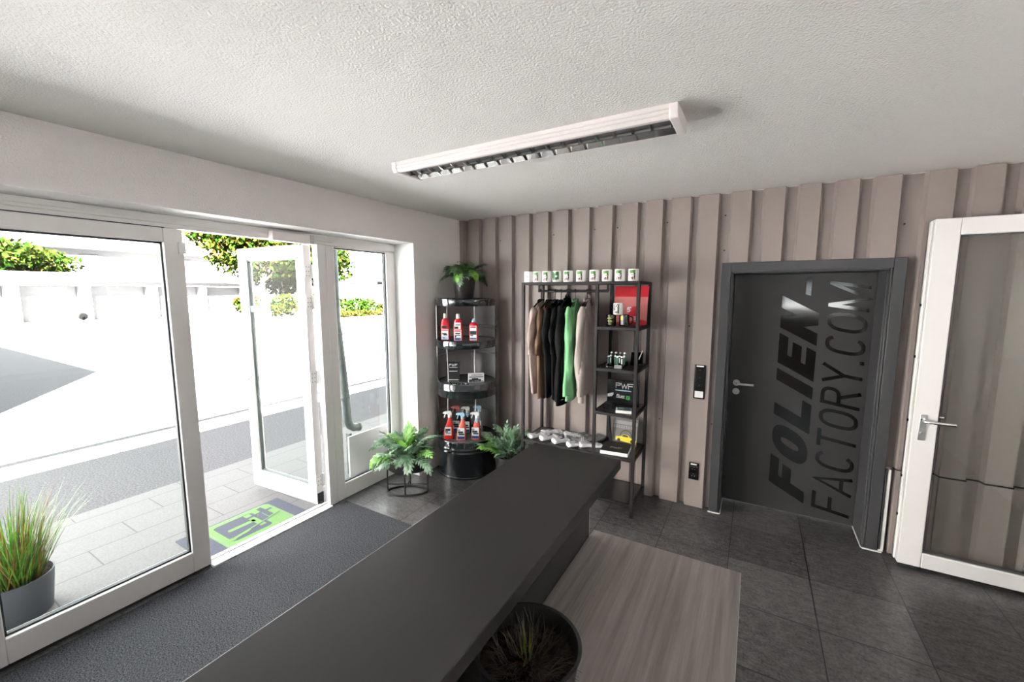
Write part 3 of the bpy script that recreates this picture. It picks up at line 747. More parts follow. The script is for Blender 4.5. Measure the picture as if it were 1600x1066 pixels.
for y in (1.15, -1.3):
    mb = MB(); mb.box(2.26 - 2.53, 2.77 - 2.53, y, y + .025, 0, .695); mb.build('side_panel', 'counter', dk, bevel=.001)

# ================================================================== PLANT BUILDERS
def fern_leaf(mb, base, az, elev, L, wid, droop, lobes, rng, mi=0, curl=0.0):
    """one frond: arching midrib, a narrow web and long finger lobes on both sides"""
    n = lobes + 5
    d = Vector((math.cos(az), math.sin(az), 0)); side = Vector((-math.sin(az), math.cos(az), 0))
    p = Vector(base); e = elev; pts = []
    for i in range(n + 1):
        t = i / n
        dirv = (d * math.cos(e) + Vector((0, 0, 1)) * math.sin(e)).normalized()
        pts.append((p.copy(), dirv, t)); p = p + dirv * (L / n); e -= droop / n * (0.4 + 1.2 * t); d = d + side * curl / n; d.normalize()
    tw = rng.uniform(-.6, .6)
    vs, fs, fr = [], [], []
    for (q, dv, t) in pts:
        nrm = side.cross(dv).normalized()
        s2 = (side * math.cos(tw) + nrm * math.sin(tw)).normalized(); n2 = dv.cross(s2).normalized()
        fr.append((q, dv, s2, n2))
        wv = .0018 if t < .28 else wid * .30 * (1 - .55 * t)
        vs += [q + s2 * wv, q, q - s2 * wv]
    for i in range(n):
        a_, b_ = i * 3, i * 3 + 3
        fs += [(a_, a_ + 1, b_ + 1, b_), (a_ + 1, a_ + 2, b_ + 2, b_ + 1)]
    mb.add(vs, fs, mi)
    i0 = max(2, int(n * .34))
    for i in range(i0, n + 1):
        q, dv, s2, n2 = fr[i]
        u = (i - i0) / max(1, n - i0)
        ln = wid * 3.3 * (0.55 + 0.45 * math.sin(PI * min(1, u * .8 + .2))) * rng.uniform(.8, 1.15)
        for sg in ((-1, 1) if i < n else (0,)):
            ang = (.95 - .45 * u) if sg else 0.0
            ld = (dv * math.cos(ang) + s2 * sg * math.sin(ang)).normalized()
            lw = (s2 * math.cos(ang) - dv * sg * math.sin(ang)) if sg else s2
            hw = wid * .50
            b0 = q - dv * wid * .2
            mid = b0 + ld * ln * .5 + n2 * ln * .06; tip = b0 + ld * ln - n2 * ln * rng.uniform(.0, .22)
            m1, m2 = b0 + ld * ln * .22 + n2 * ln * .03, b0 + ld * ln * .75
            V = [b0 + lw * hw * .7, b0 - lw * hw * .7, m1 + lw * hw, m1 + n2 * hw * .25, m1 - lw * hw, mid + lw * hw * .95, mid + n2 * hw * .3, mid - lw * hw * .95, m2 + lw * hw * .62, m2 + n2 * hw * .2, m2 - lw * hw * .62, tip]
            mb.add(V, [(0, 2, 3), (0, 3, 1), (1, 3, 4), (2, 5, 6, 3), (3, 6, 7, 4), (5, 8, 9, 6), (6, 9, 10, 7), (8, 11, 9), (9, 11, 10)], mi)
def fern_foliage(name, parent, mats, base_z, r0, n, Lr, wid, seed, elev=(0.5, 1.35), droop=(0.8, 1.9), az_rng=None, lobes=(3, 5), xmin=None, ymax=None):
    rng = random.Random(seed); mb = MB()
    for k in range(n):
        az = rng.uniform(0, 2 * PI) if az_rng is None else rng.uniform(*az_rng)
        rr = r0 * math.sqrt(rng.random())
        a2 = rng.uniform(0, 2 * PI)
        mi = rng.choices(range(len(mats)), [5, 3, 1][:len(mats)])[0]
        fern_leaf(mb, (rr * math.cos(a2), rr * math.sin(a2), base_z), az, rng.uniform(*elev), rng.uniform(*Lr), wid * rng.uniform(.7, 1.25), rng.uniform(*droop), rng.randint(*lobes), rng, mi, rng.uniform(-.6, .6))
    cz, sz = math.cos(parent.rotation_euler[2]), math.sin(parent.rotation_euler[2]); lx, ly = parent.location[0], parent.location[1]
    for i, (x, y, z) in enumerate(mb.v):          # fronds bend along the wall or pane they touch
        wx, wy = lx + cz * x - sz * y, ly + sz * x + cz * y
        if xmin is not None and wx < xmin: wx = xmin + (xmin - wx) * .1
        if ymax is not None and wy > ymax: wy = ymax - (wy - ymax) * .1
        dx, dy = wx - lx, wy - ly
        mb.v[i] = (cz * dx + sz * dy, -sz * dx + cz * dy, z)
    o = mb.build(name, mats, parent, smooth=True, fix=False, angle=60)
    return o
def grass_blades(name, parent, mats, wts, base_z, r0, n, Lr, wid, seed, lean=(0.02, 0.5)):
    rng = random.Random(seed); mb = MB()
    for k in range(n):
        az = rng.uniform(0, 2 * PI); rr = r0 * math.sqrt(rng.random()); a2 = az + rng.uniform(-.8, .8)
        p = Vector((rr * math.cos(a2), rr * math.sin(a2), base_z)); L = rng.uniform(*Lr); le = rng.uniform(*lean); bend = rng.uniform(.1, .9)
        d = Vector((math.cos(az), math.sin(az), 0)); s = Vector((-math.sin(az), math.cos(az), 0)); mi = rng.choices(range(len(mats)), wts)[0]
        vs, fs = [], []; m_ = 7; e = PI / 2 - le
        for i in range(m_ + 1):
            t = i / m_; wv = wid * (1 - t ** 1.6) * .5 + .0004
            vs += [p + s * wv, p - s * wv]
            p = p + (d * math.cos(e) + Vector((0, 0, math.sin(e)))) * (L / m_); e -= bend * t / m_ * 2.2
        for i in range(m_): fs.append((2 * i, 2 * i + 1, 2 * i + 3, 2 * i + 2))
        mb.add(vs, fs, mi)
    return mb.build(name, mats, parent, fix=False)

# ------------------------------------------------------------------ fern in a wire plant stand
pl = thing('potted_fern', 'lobed blue green fern in a black bowl on an oval wire stand', 'potted plant', (0.135, -1.02, 0.0), R(30))
mb = MB()
def oval(z, a, b, n=36): return [(a * math.cos(2 * PI * k / n), b * math.sin(2 * PI * k / n), z) for k in range(n)]
A_, B_ = 0.185, 0.095
mb.tube(oval(.008, A_, B_), .008, 8, closed=True); mb.tube(oval(.34, A_, B_), .008, 8, closed=True)
for k in range(4):
    a = k * PI / 2 + 0.0
    x, y = A_ * math.cos(a), B_ * math.sin(a); mb.cyl((x, y, .006), (x, y, .34), .0072, 8)
mb.cyl((-A_, 0, .07), (A_, 0, .07), .0055, 8); mb.cyl((0, -B_, .07), (0, B_, .07), .0055, 8)
mb.build('wire_stand', 'black_matt', pl, smooth=True)
mb = MB(); mb.lathe([(0.02, .20), (.80, .20), (.93, .215), (.97, .24), (.97, .352), (.94, .352), (.93, .30), (0.01, .30)], n=40, sx=A_, sy=B_); mb.build('bowl', 'pot_black', pl, smooth=True)
mb = MB(); mb.lathe([(0.0, .325), (.93, .322), (.93, .30)], n=30, sx=A_, sy=B_); mb.build('soil', 'soil', pl)
fern_foliage('foliage', pl, ['fern', 'fern_light', 'fern_dark'], .325, .09, 52, (.20, .38), .026, 3, elev=(.1, 1.4), droop=(.5, 2.2), xmin=-.22)

# fern on the drum shelf
pl = thing('potted_fern', 'dark green fern in a tapered bronze pot on top of the drum shelf', 'potted plant', (0.285, -0.31, 1.772), R(20))
mb = MB(); mb.lathe([(0.01, 0), (.085, 0), (.088, .006), (.122, .222), (.124, .230), (.117, .230), (.112, .20), (0.01, .20)], n=40); mb.build('pot', 'pot_taupe', pl, smooth=True)
mb = MB(); mb.lathe([(0.0, .212), (.113, .210), (.112, .20)], n=30); mb.build('soil', 'soil', pl)
fern_foliage('foliage', pl, ['fern_dark', 'fern_dark', 'fern'], .21, .06, 26, (.16, .31), .024, 11, elev=(.1, 1.0), droop=(.6, 1.7), xmin=.012, ymax=-.01)
fern_foliage('foliage', pl, ['fern', 'fern_light'], .225, .05, 5, (.20, .27), .026, 12, elev=(.3, .7), droop=(1.8, 2.8), az_rng=(R(-125), R(-40)))['label'] = 'pale front fronds'
# fern right of the drum
pl = thing('potted_fern', 'bushy pale green fern in a ribbed black pot between drum shelf and clothes rack', 'potted plant', (0.865, -0.42, 0.0), 0)
mb = MB(); mb.lathe([(0.01, 0), (.095, 0), (.10, .01)] + [(.105 + .022 * t + (.0035 if k % 2 else 0), .02 + .27 * t) for k, t in enumerate([i / 16 for i in range(17)])] + [(.132, .296), (.125, .298), (.118, .25), (0.01, .25)], n=40); mb.build('pot', 'pot_black', pl, smooth=True)
mb = MB(); mb.lathe([(0.0, .272), (.118, .268), (.117, .25)], n=30); mb.build('soil', 'soil', pl)
fern_foliage('foliage', pl, ['fern', 'fern', 'fern_light'], .27, .07, 46, (.18, .33), .021, 21, elev=(.55, 1.5), droop=(.1, .9), lobes=(3, 5), ymax=-.01)

# ornamental grass outside the closed leaf
pl = thing('potted_grass', 'tall green and brown grass in a dark grey pot outside the left pane', 'potted plant', (-0.775, -3.235, -0.03), 0)
mb = MB(); mb.lathe([(0.01, 0), (.135, 0), (.140, .008), (.162, .232), (.164, .238), (.155, .238), (.15, .20), (0.01, .20)], n=48); mb.build('pot', 'pot_grey', pl, smooth=True)
mb = MB(); mb.lathe([(0.0, .215), (.152, .21), (.15, .20)], n=30); mb.build('soil', 'soil', pl)
grass_blades('foliage', pl, ['grass_green', 'grass_olive', 'grass_brown'], [5, 2, 1.6], .21, .115, 520, (.22, .56), .0055, 4, (0.02, .55))
# dried arrangement on the desk
pl = thing('dried_grass_pot', 'dark round pot of dry straw with a few green blades on the desk', 'potted plant', (2.366, -2.86, 0.720), 0)
mb = MB(); mb.lathe([(0.01, 0), (.095, 0), (.10, .006), (.134, .215), (.139, .225), (.130, .225), (.122, .165), (0.01, .165)], n=44); mb.build('pot', 'pot_black', pl, smooth=True)
mb = MB(); mb.lathe([(0.0, .178), (.124, .172), (.122, .165)], n=30); mb.build('soil', 'soil', pl)
grass_blades('straw', pl, ['dry_grass'], [1], .175, .085, 260, (.03, .08), .0016, 8, (.3, 1.45))
grass_blades('foliage', pl, ['grass_green', 'grass_olive'], [2, 3], .175, .025, 14, (.05, .09), .004, 9, (.05, .6))

# ================================================================== DRUM SHELF
BR = 0.298; BC = (0.306, -0.312)
ds = thing('drum_shelf', 'glossy black oil drum cut open into a three tier corner shelf', 'shelf', (BC[0], BC[1], 0), math.atan2(-.805, .593))
Ro = BR
def ring_profile(z0, z1, ribs=()):
    P = [(Ro - .004, z0), (Ro, z0 + .006)]
    for zr in ribs:
        P += [(Ro, zr - .016), (Ro + .004, zr - .010), (Ro + .009, zr), (Ro + .004, zr + .010), (Ro, zr + .016)]
    P += [(Ro, z1 - .006), (Ro - .004, z1)]
    return P
mb = MB(); mb.lathe([(Ro + .004, 0), (Ro + .007, .006), (Ro + .006, .016), (Ro, .022)] + ring_profile(.026, .371, (.262, .298))[1:] + [(Ro - .012, .371), (Ro - .012, .33)], n=72)
mb.build('lower_drum', 'drum', ds, smooth=True, fix=False)
for nm, z0, z1, rb in (('band', .806, .944, (.884,)), ('band', 1.292, 1.365, ())):
    mb = MB(); mb.lathe([(Ro - .012, z0)] + ring_profile(z0, z1, rb) + [(Ro - .012, z1), (Ro - .012, z0)], n=72); mb.build(nm, 'drum', ds, smooth=True, fix=False)
mb = MB(); mb.lathe([(Ro - .012, 1.700), (Ro - .002, 1.700), (Ro, 1.704), (Ro, 1.755), (Ro + .006, 1.760), (Ro + .007, 1.767), (Ro + .003, 1.772), (Ro - .006, 1.770), (Ro - .012, 1.762), (0.0, 1.760)], n=72)
mb.build('lid', 'drum', ds, smooth=True, fix=False)
for z in (.362, .935, 1.357):
    mb = MB(); mb.lathe([(0, z - .004), (Ro - .014, z - .004), (Ro - .014, z + .002), (0, z + .002)], n=64); mb.build('shelf_disc', 'shelf_grey', ds)
# rear half of the wall stays between the bands
oa = R(88)
for z0, z1, rb in ((.371, .806, (.56, .60)), (.944, 1.292, (1.18, 1.215)), (1.365, 1.700, (1.45, 1.485))):
    mb = MB(); mb.lathe(ring_profile(z0 - .002, z1 + .002, rb), n=56, a0=oa, a1=2 * PI - oa, mi=0)
    inner = [(r - .006, z) for r, z in ring_profile(z0 - .002, z1 + .002, rb)]
    mb.lathe(inner, n=56, a0=oa, a1=2 * PI - oa, mi=1)
    for a in (oa, -oa):     # folded cut edges
        for k in range(5):
            z = z0 + (z1 - z0) * (k + .5) / 5
        mb.tube([((Ro - .003) * math.cos(a), (Ro - .003) * math.sin(a), z0), ((Ro - .003) * math.cos(a), (Ro - .003) * math.sin(a), z1)], .005, 8, 0)
    mb.build('rear_shell', ['drum', 'drum_in'], ds, smooth=True, fix=False)
def loc2w(a, rr): return None
for s in (-1, 1):
    rng = random.Random(3 + s)
    pts = []
    for k in range(40):
        z = .52 + (1.70 - .52) * k / 39
        y = s * .135 - .055 + .004 * math.sin(z * 9 + s) ; x = .10
        pts.append((x, y, z))
    for a, b in ((.62, .806), (.944 if s < 0 else 1.0, 1.292), (1.365 if s > 0 else 1.5, 1.70)):
        q = [(x, y, z) for x, y, z in pts if a <= z <= b]
        q = [(q[0][0], q[0][1], a)] + q + [(q[-1][0], q[-1][1], b)]
        mb = MB(); mb.tube(q, .0042, 8); mb.build('light_cable', 'rope', ds, smooth=True)['label'] = 'white cable hanging between the shelves'

# ------------------------------------------------------------------ bottles in the drum shelf
def sell(a, b, n=28, p=2.6):
    return [(a * math.copysign(abs(math.cos(t)) ** (2 / p), math.cos(t)), b * math.copysign(abs(math.sin(t)) ** (2 / p), math.sin(t))) for t in [2 * PI * k / n for k in range(n)]]
def loft(mb, rings, mi=None, cap=True):
    """rings: list of (list of (x,y), z, dx)"""
    n = len(rings[0][0]); vs = []
    for pts, z, dx in rings: vs += [(x + dx, y, z) for x, y in pts]
    fs = []
    for i in range(len(rings) - 1):
        for k in range(n): fs.append((i * n + k, i * n + (k + 1) % n, (i + 1) * n + (k + 1) % n, (i + 1) * n + k))
    if cap: fs += [tuple(reversed(range(n))), tuple(range((len(rings) - 1) * n, len(rings) * n))]
    return mb.add(vs, fs, mi)
def facing(x, y): return math.atan2(2.82 - x, 3.72 + y) * 0.75     # bottle fronts (-y) turned toward the room
def label_panel(name, parent, w, z0, z1, y, blocks, mats):
    mb = MB()
    mb.box(-w / 2, w / 2, y - .0012, y, z0, z1, 0)
    for (a, b, c, d, m_) in blocks:
        mb.box(-w / 2 + a * w, -w / 2 + b * w, y - .0020, y - .0010, z0 + c * (z1 - z0), z0 + d * (z1 - z0), m_)
    return mb.build(name, mats, parent)
def shampoo(label, x, y, cap, style):
    t = thing('car_care_bottle', label, 'bottle', (x, y, 1.3665), facing(x, y), 'red bottles on the upper drum tier'); t.scale = (1.2, 1.2, 1.18)
    mb = MB()
    if style < 2:
        prof = [(.0, .030, .020), (.004, .037, .026), (.12, .036, .026), (.150, .033, .024), (.172, .024, .020), (.180, .012, .012), (.185, .011, .011)]
    else:
        prof = [(.0, .030, .020), (.004, .036, .026), (.118, .036, .026), (.135, .033, .024), (.146, .020, .016), (.150, .012, .012), (.156, .011, .011)]
    loft(mb, [(sell(a, b), z, 0) for z, a, b in prof]); mb.build('body', 'red', t, smooth=True)
    z = prof[-1][0] - .003
    mb = MB()
    if style < 2: mb.lathe([(.0145, z), (.0145, z + .006), (.0135, z + .034), (.012, z + .037), (0, z + .037)], n=24)
    else: mb.lathe([(.016, z), (.015, z + .010), (.008, z + .013), (.007, z + .026), (.004, z + .03), (0, z + .03)], n=24)
    mb.build('cap', cap, t, smooth=True)
    y0 = -.0262
    if style == 0:
        label_panel('label', t, .056, .006, .092, y0, [(.05, .95, .86, .95, 1), (.1, .75, .5, .62, 2), (.3, .9, .40, .5, 2), (.05, .95, .02, .32, 3), (.2, .5, .12, .22, 4)], ['label_white', 'red', 'label_dark', 'label_light_blue', 'label_blue'])
        mb = MB(); mb.box(-.024, .014, y0 - .001, y0 + .0005, .100, .118); mb.cyl((-.012, y0 + .001, .108), (-.012, y0 - .0015, .108), .010, 14); mb.cyl((.008, y0 + .001, .108), (.008, y0 - .0015, .108), .010, 14); mb.build('emblem', 'label_dark', t)
    elif style == 1:
        label_panel('label', t, .056, .006, .092, y0, [(.05, .95, .84, .95, 1), (.15, .85, .58, .72, 2), (.1, .9, .42, .5, 2), (.05, .95, .02, .25, 3), (.1, .3, .28, .42, 2)], ['label_white', 'red', 'label_dark', 'label_blue', 'label_blue'])
        label_panel('label', t, .048, .098, .150, y0 + .001, [(.1, .9, .55, .8, 1), (.0, .6, .05, .4, 2)], ['label_white', 'print_grey', 'label_dark'])
    else:
        label_panel('label', t, .054, .008, .125, y0, [(.1, .9, .86, .95, 1), (.02, .98, .38, .64, 2), (.1, .5, .28, .36, 2), (.02, .98, .04, .16, 3)], ['label_white', 'red', 'label_dark', 'label_blue'])
shampoo('red bottle with pale cap and pale blue label, left on upper drum tier', 0.205, -0.520, 'white_plastic', 0)
shampoo('red bottle with pale cap and two labels, middle of upper drum tier', 0.362, -0.520, 'white_plastic', 1)
shampoo('shorter red bottle with small blue and white nozzle on upper drum tier', 0.487, -0.440, 'label_light_blue', 2)

def spray(label, x, y, body, trig, style, z=.3655, s=1.0):
    t = thing('spray_bottle', label, 'spray bottle', (x, y, z), facing(x, y), 'spray bottles on the lower drum tier'); t.scale = (1.12, 1.1, 1.10)
    mb = MB()
    P = [(0, .036, .022, 0), (.004, .044, .028, 0), (.05, .044, .028, 0), (.09, .040, .027, .003), (.135, .030, .023, .010), (.175, .019, .017, .013), (.195, .014, .014, .013), (.205, .013, .013, .013)]
    loft(mb, [(sell(a, b), zz, dx) for zz, a, b, dx in P]); mb.build('body', body, t, smooth=True)
    mb = MB(); mb.lathe([(.016, .200), (.017, .206), (.017, .222), (.012, .226)], (.013, 0, 0), 20, caps=True)
    mb.prism([(.030, .224), (.032, .246), (.020, .258), (-.030, .254), (-.046, .246), (-.046, .236), (-.012, .234), (-.002, .224)], -.011, .011, frame=((0, 0, 0), (1, 0, 0), (0, 0, 1), (0, -1, 0)))
    mb.prism([(-.022, .236), (-.030, .236), (-.040, .200), (-.036, .196), (-.030, .202)], -.006, .006, frame=((0, 0, 0), (1, 0, 0), (0, 0, 1), (0, -1, 0)))
    mb.build('trigger_head', trig, t, bevel=.0015)
    y0 = -.0285
    if style == 0:
        label_panel('label', t, .060, .040, .118, y0, [(.1, .85, .55, .8, 1), (.15, .9, .2, .35, 2), (.05, .5, .38, .5, 1)], ['label_white', 'label_dark', 'print_grey'])
    else:
        label_panel('label', t, .064, .016, .120, y0, [(.02, .98, .02, .26, 1), (.08, .8, .55, .72, 2), (.2, .95, .40, .52, 2), (.02, .4, .74, .9, 3)], ['label_white', 'label_blue', 'label_dark', 'print_grey'])
    if style == 2:
        mb = MB(); mb.lathe([(.019, .145), (.0195, .150), (.0185, .200)], (.013, 0, 0), 24); mb.build('neck_tag', 'label_light_blue', t, smooth=True)
spray('bright red spray bottle with white trigger head, left on lowest drum tier', 0.222, -0.520, 'red_spray', 'white_plastic', 0)
spray('clear coral spray bottle in the middle of the lowest drum tier front row', 0.360, -0.490, 'coral', 'label_light_blue', 1)
spray('clear coral spray bottle with turned trigger, right in the front row', 0.470, -0.400, 'coral', 'label_white', 2)
spray('dark labelled spray bottle standing behind the bright red one', 0.170, -0.320, 'label_dark', 'pink', 1)
spray('dark spray bottle with white trigger in the rear middle of lowest tier', 0.275, -0.290, 'label_dark', 'white_plastic', 2)
spray('grey spray bottle at the back right of the lowest drum tier', 0.360, -0.200, 'print_grey', 'label_light_blue', 1)
t = thing('cleaning_cloth', 'flat grey cloth lying right of the coral spray bottles', 'cloth', (0.470, -0.255, .3655), R(35))
mb = MB()
g = 9; vs = []
for i in range(g):
    for j in range(g):
        u, v = i / (g - 1) - .5, j / (g - 1) - .5
        vs.append((u * .15, v * .11, .006 + .006 * math.sin(u * 11 + v * 5) + .004 * math.cos(v * 13)))
n0 = len(vs); vs += [(x, y, 0.0) for x, y, z in vs]
fs = [(i * g + j, (i + 1) * g + j, (i + 1) * g + j + 1, i * g + j + 1) for i in range(g - 1) for j in range(g - 1)]
fs += [tuple(n0 + q for q in reversed(f)) for f in fs]
edge = [i for i in range(g)] + [i * g + g - 1 for i in range(1, g)] + [(g - 1) * g + j for j in range(g - 2, -1, -1)] + [i * g for i in range(g - 2, 0, -1)]
for a, b in zip(edge, edge[1:] + edge[:1]): fs.append((a, b, n0 + b, n0 + a))
mb.add(vs, fs); mb.build('fabric', 'c_mid', t, smooth=True)

# middle tier
t = thing('display_card', 'black upright display card with white lettering on the middle drum tier', 'display card', (0.215, -0.430, .9375), R(30))
mb = MB(); mb.add([(-.068, -.002, 0), (.068, -.002, 0), (.068, .030, .195), (-.068, .030, .195), (-.068, .002, 0), (.068, .002, 0), (.068, .034, .195), (-.068, .034, .195)], [(0, 1, 2, 3), (7, 6, 5, 4), (0, 4, 5, 1), (1, 5, 6, 2), (2, 6, 7, 3), (3, 7, 4, 0)])
mb.build('card', 'black_matt', t)
mb = MB()
up = Vector((0, .032, .195)).normalized(); nn = Vector((1, 0, 0)).cross(up)
o_ = Vector((-.040, -.0022, 0)) + up * .150
lettering(mb, 'PWF', o_ + nn * .0006, (1, 0, 0), up, nn, .026, wd=.9, t=.2, slant=.1, gap=.1, length=.085)
mb.build('lettering', 'label_white', t, fix=False)
for (a, b, z) in ((-.036, .046, .136), (-.036, .046, .098), (-.052, .056, .012)):
    mb = MB(); mb.add([Vector((a, -.0022, 0)) + up * z + nn * .0006, Vector((b, -.0022, 0)) + up * z + nn * .0006, Vector((b, -.0022, 0)) + up * (z + .006) + nn * .0006, Vector((a, -.0022, 0)) + up * (z + .006) + nn * .0006], [(0, 1, 2, 3)])
    mb.build('small_text', 'label_white', t, fix=False)
t = thing('photo_box', 'small box printed with dark cars on white, right on the middle drum tier', 'box', (0.435, -0.335, .9375), R(42))
mb = MB(); mb.box(-.078, .078, -.022, .022, 0, .088); mb.build('carton', 'label_white', t, bevel=.001)
mb = MB(); y = -.0228
for (a, b, c, d, m_) in ((-.07, .07, .050, .058, 0), (-.05, .06, .068, .078, 2), (-.074, .045, .004, .030, 0), (-.06, -.03, .006, .018, 2), (-.02, .03, .010, .022, 1), (-.045, .02, .030, .042, 0), (.05, .07, .006, .012, 0)):
    mb.box(a, b, y - .0004, y + .001, c, d, m_)
mb.build('car_print', ['label_dark', 'print_grey', 'c_mid'], t)
def knot(label, x, y, seed):
    rng = random.Random(seed); t = thing('trinket', label, 'key ring', (x, y, .9375), rng.uniform(0, 6), 'small key rings on the middle drum tier')
    mb = MB(); a, b = rng.uniform(.012, .018), rng.uniform(.008, .012)
    mb.tube([(a * math.cos(q), b * math.sin(q), .004 + .003 * math.sin(2 * q)) for q in [2 * PI * k / 16 for k in range(16)]], .003, 6, closed=True); mb.build('ring', 'black_plastic', t, smooth=True)
    mb = MB(); mb.box(a, a + .028, -.006, .006, .001, .006); mb.build('tag', rng.choice(['white_plastic', 'chrome', 'print_forest', 'black_plastic']), t, bevel=.001)
for k in range(10):
    u = k / 9
    x, y = 0.255 + .165 * u + .012 * (k % 2), -0.520 + .010 * math.sin(k * 2.1) - .022 * math.sin(u * PI) + .045 * u * u
    knot('small dark key ring in the heap before the black display card', x, y, k)

# ================================================================== CLOTHES RACK
RX0, RXM, RX1, RYF, RYB, RZ = 1.036, 1.712, 2.040, -0.448, -0.055, 1.917
rk = thing('clothes_rack', 'black steel clothes rack with shelf tower against the metal wall', 'clothes rack', ((RX0 + RX1) / 2, (RYF + RYB) / 2, 0))
ox, oy = (RX0 + RX1) / 2, (RYF + RYB) / 2
S = .0125
def rb(mb, x0, x1, y0, y1, z0, z1): mb.box(x0 - ox, x1 - ox, y0 - oy, y1 - oy, z0, z1)
for x in (RX0, RXM, RX1):
    for y in (RYF, RYB):
        z0 = 0.0 if x != RXM else .102
        mb = MB(); rb(mb, x - S, x + S, y - S, y + S, z0, RZ - .022); mb.build('post', 'rack', rk, bevel=.0015)
mb = MB()
for y in (RYF, RYB): rb(mb, RX0 - S, RX1 + S, y - S, y + S, RZ - .022, RZ)
for x in (RX0, RXM, RX1): rb(mb, x - S, x + S, RYF + S, RYB - S, RZ - .022, RZ)
mb.build('top_frame', 'rack', rk, bevel=.0015)
mb = MB(); rb(mb, RX0 + S, RX1 - S, RYF + S, RYB - S, RZ - .006, RZ - .001); mb.build('top_shelf', 'shelf_black', rk)
SH = [1.556, 1.218, 0.856, 0.494, 0.114]
for z in SH:
    x0 = RXM if z != .494 else RX0
    mb = MB()
    for y in (RYF, RYB): rb(mb, x0 + S, RX1 - S, y - S, y + S, z - .024, z - .001)
    for x in ((x0, RX1) if z != .494 else (x0, RXM, RX1)): rb(mb, x - S * .9, x + S * .9, RYF + S, RYB - S, z - .024, z - .001)
    mb.build('shelf_frame', 'rack', rk, bevel=.0015)
    mb = MB(); rb(mb, x0 + S, RX1 - S, RYF + S, RYB - S, z - .005, z); mb.build('shelf_board', 'shelf_black', rk)
SH = [z + .0008 for z in SH]
mb = MB()
RYR, RZR = -0.262, 1.842
mb.cyl((1.095 - ox, RYR - oy, RZR), (1.745 - ox, RYR - oy, RZR), .0125, 14)
for x in (1.100, 1.742): mb.box(x - .008 - ox, x + .008 - ox, RYR - .008 - oy, RYR + .008 - oy, RZR, RZ - .006)
mb.build('hanging_rail', 'rack', rk, smooth=True)

# ------------------------------------------------------------------ mugs
def picture_cells(style, rng):
    nx, nz = 16, 20
    def col(u, v):
        # u,v in 0..1 ; returns material slot : 0 pale 1 green 2 dark 3 red 4 forest
        if style == 'leaf':
            k = math.sin(u * 9 + v * 4) + math.sin(v * 11 - u * 6)
            return 0 if (k > 1.15 or v < .08) else (1 if k > .5 and v > .55 else 4)
        if v > .70: return 1 if (v < .95 and math.sin(u * 20 + style) > -.8) else 4
        du, dv = (u - .5) / .30, (v - .45) / .32
        if du * du + dv * dv < 1: return 0 if not (abs(v - .5) < .05 and abs(abs(u - .5) - .12) < .06) and not (v < .30 and abs(u - .5) < .1) else 2
        if v < .22: return 3 if (u * 7 + style) % 2 > .6 else 0
        if u < .18: return 0
        return 2 if (u > .3 or v > .5) else 4
    return nx, nz, col
MUGM = ['print_pale', 'print_green', 'print_dark', 'print_red', 'print_forest']
def mug_body(t, glaze):
    r, h = .0405, .094
    mb = MB(); mb.lathe([(0, 0), (r - .004, 0), (r - .001, .002), (r, .006), (r, h - .002), (r - .0015, h), (r - .003, h - .002), (r - .0035, .008), (0, .007)], n=36); mb.build('body', glaze, t, smooth=True, fix=False)
    mb = MB(); mb.tube([(r - .002, 0, .076), (r + .014, 0, .078), (r + .026, 0, .066), (r + .028, 0, .046), (r + .022, 0, .028), (r + .010, 0, .019), (r - .002, 0, .020)], .0052, 10); mb.build('handle', glaze, t, smooth=True)
def mug_print(t, a0, a1, z0, z1, nx, nz, col, mats, name='printed_picture'):
    mb = MB(); r = .0409
    for i in range(nx):
        for j in range(nz):
            c = col((i + .5) / nx, (j + .5) / nz)
            if c is None: continue
            q = []
            for (ii, jj) in ((i, j), (i + 1, j), (i + 1, j + 1), (i, j + 1)):
                a = a0 + (a1 - a0) * ii / nx; q.append((r * math.cos(a), r * math.sin(a), z0 + (z1 - z0) * jj / nz))
            mb.add(q, [(0, 1, 2, 3)], c)
    mb.build(name, mats, t, fix=False)
mugdesc = ['white mug with only a faint grey scribble, first in the row on the rack', 'white mug with dark haired portrait print, second from the scribble mug', 'white mug with green topped portrait, just before the all green mug',
           'mug covered by a dark green leaf print in the row on the rack', 'white mug with reddish portrait, right after the all green mug', 'white mug with broad pale portrait, second after the all green mug',
           'white mug with narrow pale portrait, fourth from the right end of the row', 'white mug with dark red portrait, third from the right end of the row', 'white mug with black haired portrait, next to last in the row on rack', 'white mug at the right end of the row above the rack post']
mx = [1.066, 1.154, 1.246, 1.340, 1.444, 1.556, 1.672, 1.776, 1.882, 1.986]
for k in range(10):
    rz = R(112 + 8 * math.sin(k * 2.3)); q = rz
    t = thing('mug', mugdesc[k], 'mug', (mx[k], -0.408 + .004 * math.sin(k * 3), RZ), rz, 'white mugs along the top of the rack')
    mug_body(t, 'white_glaze')
    if k == 0:
        mug_print(t, R(-105) - q, R(-68) - q, .03, .07, 9, 9, lambda u, v: 0 if (abs(u - .5) < .07 or abs(v - .45) < .06 or abs(u - v) < .07) else None, ['print_grey'])
    elif k == 3:
        nx, nz, c = picture_cells('leaf', None); mug_print(t, R(-140) - q, R(-42) - q, .010, .086, 18, nz, c, MUGM)
    else:
        nx, nz, c = picture_cells(k, None); mug_print(t, R(-122) - q, R(-58) - q, .012, .084, nx, nz, c, MUGM)

